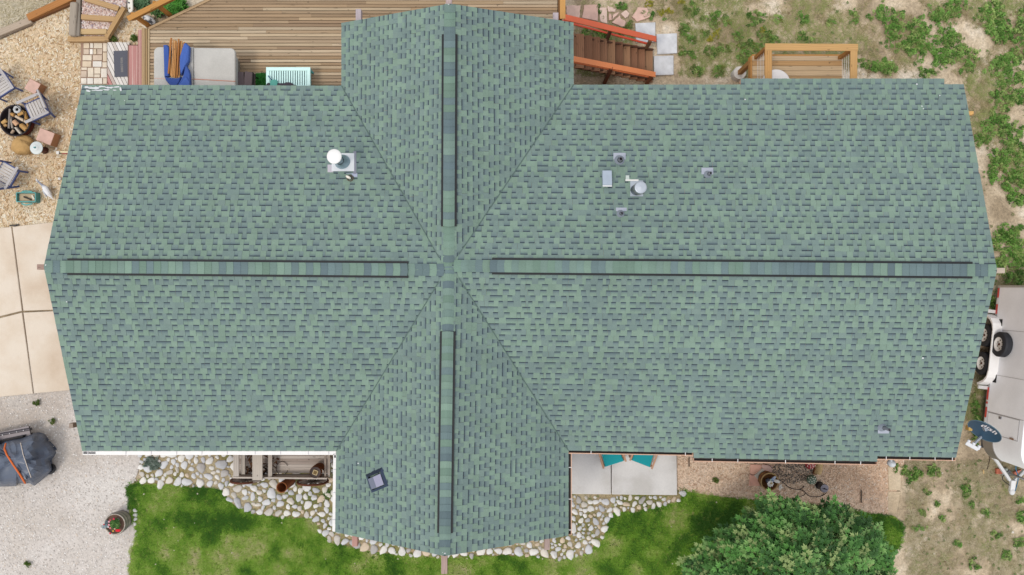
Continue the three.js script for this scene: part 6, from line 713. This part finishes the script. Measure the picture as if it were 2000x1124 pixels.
  for (const [x, y, w, d, label] of [[1346, 903, 1, 9, 'short dark stake casting in the bark chips under the front eave'], [1683, 970, 1, 12, 'thin dark stick lying in the bark chips near the slab path']]) { const k = kit(); k.bar(W(x, y - d, 0.07), W(x, y + d, 0.05), 0.03, 0.03, C('#6b5a4c')); void w; solo(k, 'stick', MAT.wood, W(x, y, 0.03), label.replace(' casting', ''), 'stick'); }
}
// ---------------------------------------------------------------- the tree
seed = 101;
{
  const crownC = W(1545, 1098, 2.9), foot = V(crownC.x, 0.02, crownC.z), t = thing('tree', 'leafy green tree on the lawn in front of the bark chip bed', 'tree', foot);
  const tips0 = [[1500, 977, 2.6], [1512, 990, 2.7], [1478, 1002, 2.4], [1490, 1012, 3], [1540, 988, 2.5], [1560, 1000, 3], [1580, 1010, 2.8], [1638, 1000, 2.6], [1625, 1012, 3], [1655, 1012, 2.6], [1600, 1030, 3.2], [1690, 1028, 2.6], [1715, 1045, 2.5], [1728, 1075, 2.5], [1722, 1105, 2.6], [1700, 1075, 3.1], [1660, 1050, 3.4], [1620, 1065, 3.7], [1560, 1050, 3.7], [1520, 1030, 3.3], [1450, 1022, 2.4], [1440, 1040, 2.8], [1410, 1052, 2.4], [1395, 1072, 2.5], [1368, 1092, 2.3], [1345, 1108, 2.2], [1380, 1112, 2.8], [1425, 1085, 3.2], [1470, 1065, 3.4], [1490, 1095, 3.9], [1440, 1120, 3.4], [1540, 1090, 4.2], [1590, 1110, 4.2], [1640, 1100, 3.9], [1680, 1115, 3.5], [1735, 1120, 2.6], [1350, 1140, 2.4], [1400, 1150, 3], [1470, 1150, 3.9], [1540, 1150, 4.4], [1620, 1155, 4.2], [1690, 1155, 3.4], [1740, 1160, 2.7], [1540, 1200, 4.2], [1460, 1210, 3.5], [1630, 1210, 3.8], [1700, 1210, 3], [1390, 1200, 2.7], [1560, 1250, 3.4], [1480, 1265, 2.8], [1640, 1260, 3]];
  const tips = tips0.map(([x, y, h]) => { const d = Math.hypot(x - 1545, y - 1100), f = y < 1118 || d > 150 ? (d - 20) / d : 1; return [1545 + (x - 1545) * f, 1100 + (y - 1100) * f, h]; });
  const bark = k => k, wood = kit(), fork = V(foot.x, 1.1, foot.z); wood.cyl(foot, fork, 0.13, 0.09, C('#6f5f4e'), 12); wood.build('trunk', MAT.wood, t); void bark;
  const leaf = (() => { // a twig end: five lobed leaves round it
    const pos = []; for (let i = 0; i < 5; i++) { const la = [0, 1.15, -1.1, 2.3, -2.2][i], d = [0.14, 0.07, 0.05, 0.02, 0.0][i], M = new THREE.Matrix4().makeRotationY(-la).multiply(new THREE.Matrix4().makeRotationZ(R(-0.45, 0.5))).multiply(new THREE.Matrix4().makeRotationX(R(-0.5, 0.5))), sc = R(0.8, 1.15); M.setPosition(d, 0.03 * i, 0);
      for (const [q, l, w] of [[0, 0.15, 0.03], [0.62, 0.12, 0.026], [-0.62, 0.12, 0.026], [1.3, 0.075, 0.02], [-1.3, 0.075, 0.02]]) { const c = Math.cos(q), sn = Math.sin(q), P = (t, o, y) => V((0.03 + c * t - sn * o) * sc, y * sc, (sn * t + c * o) * sc).applyMatrix4(M).toArray(), A = P(0, 0, 0), B = P(l * 0.5, w, 0.012), D = P(l * 0.5, -w, 0.012), E = P(l, 0, -0.015); pos.push(...A, ...B, ...E, ...A, ...E, ...D); } }
    const g = new THREE.BufferGeometry(); g.setAttribute('position', new THREE.Float32BufferAttribute(pos, 3)); return up(g); })();
  const list = []; for (const [x, y, h] of tips) { const b = W(x, y, h), limb = kit(), mid = fork.clone().lerp(b, 0.5).add(V(0, 0.25, 0)); limb.tube([fork, mid, b], 0.022, C('#75654f'), 8); limb.build('limb', MAT.wood, t); const out = V(b.x - foot.x, 0, b.z - foot.z).normalize(); for (let i = 0; i < 36; i++) { const r = 0.37 * Math.cbrt(rnd()), a = R(0, 6.283), e = R(-0.75, 1), cy = Math.sqrt(1 - e * e), p = V(b.x + r * cy * Math.cos(a), b.y + r * e * 0.8, b.z + r * cy * Math.sin(a)), inner = 1 - r / 0.36, yaw = Math.atan2(-(p.z - b.z) - out.z * 0.25, p.x - b.x + out.x * 0.25) + R(-0.6, 0.6); list.push([p, yaw, R(0.75, 1.15), C(pick(['#5c9a40', '#72b054', '#468034', '#94c470', '#386c2a', '#aec67e'])).multiplyScalar(R(0.7, 1.1)), R(-0.55, 0.55)]); } }
  const m = scatter('crown', leaf, MAT.foliage, list); attach(m, t);
}
// ---------------------------------------------------------------- trailer, dish and the things beside them
seed = 111;
{
  const R0 = W(1951, 558, 0.5), F0 = W(1916, 892, 0.5), dir = F0.clone().sub(R0).setY(0), L = dir.length(); dir.normalize();
  const t = thing('cargo_trailer', 'white enclosed cargo trailer with two wheels and a spare tyre on its side', 'trailer', V(R0.x, 0, R0.z)); t.rotation.y = Math.atan2(dir.x, dir.z); // local: z from rear to nose, x into the trailer, y up
  const put = (k, name, m, parent = t, label) => { const o = k.build(name, m, null, label); parent.add(o); return o; };
  const WH = new THREE.Color(0.87, 0.895, 0.95), TOP = 2.3, BOT = 0.5, D = 2.05;
  { const nose = []; const N = 10; nose.push([0, 0], [0, L - 0.55]); for (let i = 0; i <= N; i++) { const a = Math.PI - i / N * 1.12; nose.push([0.55 + 0.55 * Math.cos(a), L - 0.55 + 0.6 * Math.sin(a)]); } const tip = nose[nose.length - 1]; nose.push([D - tip[0], tip[1]]); for (let i = N; i >= 0; i--) { const a = Math.PI - i / N * 1.12; nose.push([D - 0.55 - 0.55 * Math.cos(a), L - 0.55 + 0.6 * Math.sin(a)]); } nose.push([D, 0]); const g = prismGeo(nose, TOP, TOP - BOT, 0.02); put(kit().add(g, WH), 'body', MAT.paint);
    const guard = []; for (let i = 0; i <= N; i++) { const a = Math.PI - i / N * 1.12; guard.push([0.55 + 0.565 * Math.cos(a), L - 0.55 + 0.615 * Math.sin(a)]); } guard.push([D - tip[0], tip[1] + 0.02], [D - tip[0], tip[1] - 0.1], [0.3, L - 0.3], [0.1, L - 0.56]); put(kit().add(prismGeo(guard, 1.02, 0.5, 0.004), C('#b9b6b4')), 'stone_guard', MAT.metal); }
  put(kit().box(V(D / 2, 0.42, L / 2 - 0.1), D - 0.1, 0.1, L - 0.3, C('#5a5a60')), 'chassis', MAT.plain);
  put(kit().box(V(-0.006, 0.55, L / 2 - 0.3), 0.014, 0.1, L - 0.6, C('#d5d6d9')), 'bottom_trim', MAT.metal); put(kit().box(V(-0.008, 1.4, 0.03), 0.018, 1.78, 0.06, C('#dcdcdf')), 'corner_trim', MAT.metal);
  for (const z of [1.3, 2.62, 3.72]) put(kit().box(V(-0.003, 1.42, z), 0.008, 1.7, 0.012, C('#c3c3c9')), 'panel_seam', MAT.paint);
  { const z0 = 3.74, z1 = 4.32, seam = C('#b9b8bc'), k = kit(); for (const [a, b] of [[[0.66, z0], [0.66, z1]], [[2.1, z0], [2.1, z1]], [[0.66, z0], [2.1, z0]], [[0.66, z1], [2.1, z1]]]) k.bar(V(-0.005, a[0], a[1]), V(-0.005, b[0], b[1]), 0.012, 0.014, seam, V(-1, 0, 0)); const d = put(k, 'door', MAT.paint); put(kit().box(V(-0.02, 1.25, z0 + 0.07), 0.03, 0.1, 0.07, C('#8f8f95'), 0, 0.01), 'handle', MAT.metal, d); put(kit().box(V(-0.014, 1.85, z1 - 0.02), 0.02, 0.16, 0.05, C('#b99a84')), 'hinge', MAT.metal, d); }
  for (const [a, b, c] of [[0.08, 0.36, '#e04238'], [0.56, 0.84, '#e04238'], [3.02, 3.38, '#e04238'], [3.44, 3.5, '#e04238'], [3.6, 3.9, '#e04238'], [4.06, 4.16, '#e04238'], [0.37, 0.55, '#eef0f2'], [3.39, 3.43, '#eef0f2'], [3.51, 3.59, '#eef0f2'], [3.91, 4.05, '#eef0f2']]) put(kit().box(V(-0.02, 0.56, (a + b) / 2), 0.012, 0.06, b - a, C(c)), 'reflector', MAT.gloss);
  const tyre = (z, y, x, r, w, label, axis) => { const prof = [[r * 0.58, -w / 2], [r * 0.93, -w / 2], [r, -w * 0.36], [r, -w * 0.12], [r * 0.985, -w * 0.1], [r * 0.985, w * 0.1], [r, w * 0.12], [r, w * 0.36], [r * 0.93, w / 2], [r * 0.58, w / 2]], g = new THREE.LatheGeometry(prof.map(p => new THREE.Vector2(...p)), 40); g.rotateZ(Math.PI / 2); g.translate(x, y, z); const o = put(kit().add(g, C('#2a2d36')), axis ?? 'wheel', MAT.rubber, t, label); const rim = new THREE.LatheGeometry([[0, w * 0.3], [r * 0.2, w * 0.3], [r * 0.26, w * 0.22], [r * 0.45, w * 0.24], [r * 0.53, w * 0.44], [r * 0.6, w * 0.5], [r * 0.6, -w * 0.4]].map(p => new THREE.Vector2(...p)), 32); rim.rotateZ(Math.PI / 2); rim.translate(x, y, z); put(kit().add(rim, new THREE.Color(0.8, 0.8, 0.8)), 'rim', MAT.paint, o); const hub = kit(); hub.cyl(V(x - w * 0.28, y, z), V(x - w * 0.42, y, z), r * 0.11, r * 0.09, C('#7b5a4a'), 14); for (let i = 0; i < 6; i++) { const a = i * 1.047; hub.cyl(V(x - w * 0.2, y + r * 0.33 * Math.sin(a), z + r * 0.33 * Math.cos(a)), V(x - w * 0.27, y + r * 0.33 * Math.sin(a), z + r * 0.33 * Math.cos(a)), r * 0.055, r * 0.05, C('#4f4038'), 8); } put(hub, 'hub', MAT.rust, o); return o; };
  tyre(1.5, 0.34, -0.1, 0.34, 0.2); tyre(2.34, 0.34, -0.1, 0.34, 0.2); const sp = tyre(1.72, 1.14, -0.12, 0.36, 0.22, 'spare tyre hung on the trailer side', 'spare_tyre'); put(kit().bar(V(-0.25, 1.2, 1.78), V(-0.22, 1.32, 1.86), 0.03, 0.025, C('#f3f1ec')), 'lock', MAT.metal, sp);
  for (const z of [1.5, 2.34]) { const g = new THREE.TorusGeometry(0.26, 0.09, 10, 30); g.rotateY(Math.PI / 2); g.translate(D + 0.1, 0.35, z); put(kit().add(g, C('#2a2d36')), 'wheel', MAT.rubber); }
  { const prof = [[0.86, 0.42], [0.98, 0.72], [1.12, 0.85], [1.3, 0.9], [2.5, 0.9], [2.72, 0.84], [2.86, 0.7], [2.98, 0.42]], pos = [], Q = (A, B, Cc, E) => pos.push(...A, ...B, ...Cc, ...A, ...Cc, ...E), xo = -0.27; for (let i = 0; i < prof.length - 1; i++) { const [z0, y0] = prof[i], [z1, y1] = prof[i + 1], m = (z, y) => { const cz = 1.92; return [cz + (z - cz) * 0.95, y - 0.035]; }, [a0, b0] = m(z0, y0), [a1, b1] = m(z1, y1); Q([xo, y0, z0], [0, y0, z0], [0, y1, z1], [xo, y1, z1]); Q([xo, b0, a0], [xo, b1, a1], [0, b1, a1], [0, b0, a0]); Q([xo, y0, z0], [xo, y1, z1], [xo, b1, a1], [xo, b0, a0]); } const g = new THREE.BufferGeometry(); g.setAttribute('position', new THREE.Float32BufferAttribute(pos, 3)); put(kit().add(g, new THREE.Color(0.82, 0.82, 0.83)), 'fender', new THREE.MeshStandardMaterial({ vertexColors: true, roughness: 0.4, side: THREE.DoubleSide })); put(kit().box(V(-0.012, 0.62, 1.92), 0.02, 0.5, 1.85, C('#17171b')), 'wheel_well', MAT.plain); }
  for (const z of [0.78, 3.04]) put(kit().box(V(-0.14, 0.5, z), 0.3, 0.06, 0.1, C('#f1f1f3'), 0, 0.008), 'step_plate', MAT.paint);
  { const nx = 1.02, z0 = L - 0.02, hz = L + 0.78; put(kit().bar(V(0.42, 0.44, z0), V(nx - 0.06, 0.46, hz - 0.15), 0.08, 0.1, C('#eceef0'), undefined, 0.01), 'drawbar', MAT.paint); put(kit().bar(V(1.62, 0.44, z0), V(nx + 0.06, 0.46, hz - 0.15), 0.08, 0.1, C('#eceef0'), undefined, 0.01), 'drawbar', MAT.paint); put(kit().box(V(nx, 0.5, hz), 0.14, 0.12, 0.36, C('#f3f4f6'), 0, 0.02).ball(V(nx, 0.52, hz + 0.16), 0.085, 0.07, 0.1, C('#e6e8ec')), 'coupler', MAT.paint); const j = kit(); j.cyl(V(nx + 0.12, 0.1, hz - 0.3), V(nx + 0.12, 0.95, hz - 0.3), 0.035, 0.035, C('#d8dade'), 12); j.cyl(V(nx + 0.12, 0.04, hz - 0.3), V(nx + 0.12, 0.06, hz - 0.3), 0.1, 0.1, C('#77777d'), 12); j.bar(V(nx + 0.12, 0.94, hz - 0.3), V(nx + 0.34, 0.98, hz - 0.34), 0.02, 0.02, C('#2a2a30')); put(j, 'jack', MAT.metal); const w = kit(); w.tube([V(nx + 0.2, 0.6, L - 0.1), V(nx + 0.05, 0.5, L + 0.2), V(nx + 0.14, 0.52, L + 0.5), V(nx + 0.06, 0.56, L + 0.9)], 0.014, C('#3c7fa6'), 24); w.tube([V(nx - 0.14, 0.5, L + 0.3), V(nx - 0.26, 0.42, L + 0.6), V(nx - 0.05, 0.5, hz)], 0.012, C('#2a2a30'), 24); put(w, 'safety_chain', MAT.metal); }
}
{ // satellite dish on the right rake
  const c = W(1923.5, 843, 3.75), t = thing('satellite_dish', 'dark blue satellite dish with white lettering fixed to the right roof edge', 'satellite dish', W(1893, 837, 3.35)), nrm = V(-0.654, 0.324, 0.683).normalize(), long = V(0.728, 0.515, 0.453).addScaledVector(V(-0.654, 0.324, 0.683).normalize(), -V(0.728, 0.515, 0.453).dot(V(-0.654, 0.324, 0.683).normalize())).normalize(), sh = nrm.clone().cross(long).normalize(), a = 0.4, b = 0.4;
  const cv = document.createElement('canvas'); cv.width = cv.height = 512; const x = cv.getContext('2d'); x.fillStyle = '#2b4c66'; x.fillRect(0, 0, 512, 512); x.fillStyle = '#f6eef0'; x.font = 'italic bold 150px sans-serif'; x.textAlign = 'center'; x.textBaseline = 'middle'; x.save(); x.translate(290, 185); x.scale(0.85, 1.1); x.fillText('dish', 0, 0); x.restore(); const ct = new THREE.CanvasTexture(cv); ct.colorSpace = THREE.SRGBColorSpace;
  const s = sh.y < 0 ? sh.clone().negate() : sh; // s points up in the picture
  const pos = [], uv = [], n = 44, P = (r, i) => { const q = i / n * 6.283; return c.clone().addScaledVector(long, a * r * Math.cos(q)).addScaledVector(s, b * r * Math.sin(q)).addScaledVector(nrm, 0.075 * (r * r - 1)); }, U = (r, i) => { const q = i / n * 6.283; return [0.5 + 0.5 * r * Math.cos(q), 0.5 + 0.5 * r * Math.sin(q)]; };
  for (let k = 0; k < 8; k++) for (let i = 0; i < n; i++) for (const [r, j] of [[k, i], [k + 1, i], [k + 1, i + 1], [k, i], [k + 1, i + 1], [k, i + 1]]) { const p = P(r / 8, j); pos.push(p.x, p.y, p.z); uv.push(...U(r / 8, j)); }
  const g = new THREE.BufferGeometry(); g.setAttribute('position', new THREE.Float32BufferAttribute(pos, 3)); g.setAttribute('uv', new THREE.Float32BufferAttribute(uv, 2)); g.computeVertexNormals(); const rf = new THREE.Mesh(g, new THREE.MeshStandardMaterial({ map: ct, roughness: 0.5, side: THREE.DoubleSide, color: new THREE.Color(0.72, 0.72, 0.72) })); rf.name = 'reflector'; attach(rf, t);
  { const pts = []; for (let i = 0; i < n; i++) pts.push(P(1, i)); const tg = new THREE.TubeGeometry(new THREE.CatmullRomCurve3(pts, true), 64, 0.01, 5, true); kit().add(tg, C('#5f7f92')).build('rim', MAT.paint, t); }
  const back = c.clone().addScaledVector(nrm, -0.1), wallP = W(1893, 837, 3.35), sg = C('#b9c4d2');
  kit().bar(W(1889.5, 836, 3.35), W(1897, 837, 3.35), 0.12, 0.16, C('#f0c978'), undefined, 0.006).build('mounting_block', MAT.wood, t); kit().tube([wallP, wallP.clone().lerp(back, 0.5).add(V(0.02, -0.03, 0)), back], 0.028, sg, 16).build('mast', MAT.metal, t); kit().box(back, 0.14, 0.12, 0.1, sg, 0.4, 0.01).build('bracket', MAT.metal, t);
  const low = P(0.9, n * 0.75), lnb = W(1899, 872, 3.85); kit().bar(low, lnb, 0.055, 0.05, C('#ced5e2'), undefined, 0.008).build('feed_arm', MAT.paint, t);
  kit().bar(lnb.clone().addScaledVector(long, -0.15), lnb.clone().addScaledVector(long, 0.16), 0.1, 0.08, C('#f0f1f6'), undefined, 0.02).build('receiver', MAT.paint, t); for (const d of [-0.1, 0.02, 0.15]) kit().cyl(lnb.clone().addScaledVector(long, d), lnb.clone().addScaledVector(long, d).add(V(0.03, 0.02, -0.1)), 0.035, 0.04, C('#e3e6ee'), 12).build('feed_horn', MAT.paint, t);
}
{
  const brick = (px, py, w, d, h, col, ang, name, label, cat, m = MAT.stone) => { const p = W(px, py, h), k = kit(); k.box(V(p.x, h / 2, p.z), w, h, d, C(col), ang, 0.012); solo(k, name, m, V(p.x, 0, p.z), label, cat); };
  brick(1953.5, 921.5, 0.19, 0.16, 0.1, '#d67a5e', 0, 'brick', 'red brick on the dirt left of the grey block by the trailer drawbar', 'brick'); brick(1965, 922.5, 0.17, 0.2, 0.13, '#bcc4c0', 0.1, 'concrete_block', 'grey block between the two red bricks under the trailer drawbar', 'block'); brick(1990, 924, 0.24, 0.12, 0.1, '#d9836a', 0.3, 'brick', 'red brick right of the trailer drawbar', 'brick');
  { const k = kit(); k.bar(W(1921.5, 918, 0.04), W(1922, 926, 0.04), 0.04, 0.02, C('#e8c890')); solo(k, 'wood_scrap', MAT.wood, W(1921, 922, 0), 'short pale piece of wood on the dirt left of the red brick', 'wood scrap'); }
  { const k = kit(); k.tube([[1934, 893], [1933, 901], [1931, 910], [1929, 917]].map(p => W(...p, 0.03)), 0.012, C('#4a3426'), 12); solo(k, 'stick', MAT.wood, W(1932, 905, 0), 'thin dark stick on the dirt below the nose of the trailer', 'stick'); }
}
// flat stones and square pavers by the stairs
seed = 121;
{
  const fp = [[[145, 60], [308, 60], [290, 200], [150, 172]], [[345, 55], [500, 45], [490, 232], [318, 195]], [[510, 85], [590, 80], [602, 255], [522, 240]], [[598, 60], [650, 76], [690, 100], [685, 130], [605, 125]], [[612, 150], [640, 148], [650, 215], [615, 225]], [[655, 160], [725, 128], [715, 155], [655, 215]], [[745, 155], [795, 105], [845, 150], [798, 206]], [[650, 245], [735, 165], [745, 200], [802, 235], [780, 302]], [[935, 75], [1035, 85], [1088, 180], [925, 235], [870, 185]]];
  const path = new THREE.Group(); structure(path, 'flagstone_path'); const b = G(1180, 30); path.position.copy(b); const PX = ([x, y], h) => { const p = W(1080 + x / 5.62, y / 5.62, h); return [p.x, p.z]; };
  fp.forEach((q, i) => { const pts = []; q.forEach((a, j) => { const c = q[(j + 1) % q.length]; for (let k = 0; k < 4; k++) pts.push([lerp(a[0], c[0], k / 4) + R(-4, 4), lerp(a[1], c[1], k / 4) + R(-4, 4)]); }); kit().prism(pts.map(p => PX(p, -1.25)), -1.25 + R(-0.01, 0.01), 0.09, C(pick(['#f4d2c5', '#eec9bd', '#f6dace', '#eac4b8'])), 0.01).build('flagstone', MAT.stone, path); void i; });
  for (const [q, label] of [[[[905, 255], [1125, 245], [1125, 462], [915, 466]], 'square pale grey paver nearest the stairs, partly under the orange handrail'], [[[1140, 375], [1362, 365], [1365, 585], [1148, 595]], 'square pale grey paver farthest right at the foot of the stairs'], [[[1110, 615], [1325, 610], [1325, 820], [1110, 828]], 'square pale grey paver lowest of the three, nearest the house']]) { const k = kit(), c = q.reduce((a, p) => [a[0] + p[0] / 4, a[1] + p[1] / 4], [0, 0]), p = PX(c, -1.25); k.prism(q.map(v => PX(v, -1.25)), -1.24, 0.08, C('#e8ecf4'), 0.01); solo(k, 'concrete_paver', MAT.stone, V(p[0], -1.3, p[1]), label, 'paver'); }
}
shadow(scene);
renderer.render(scene, camera);
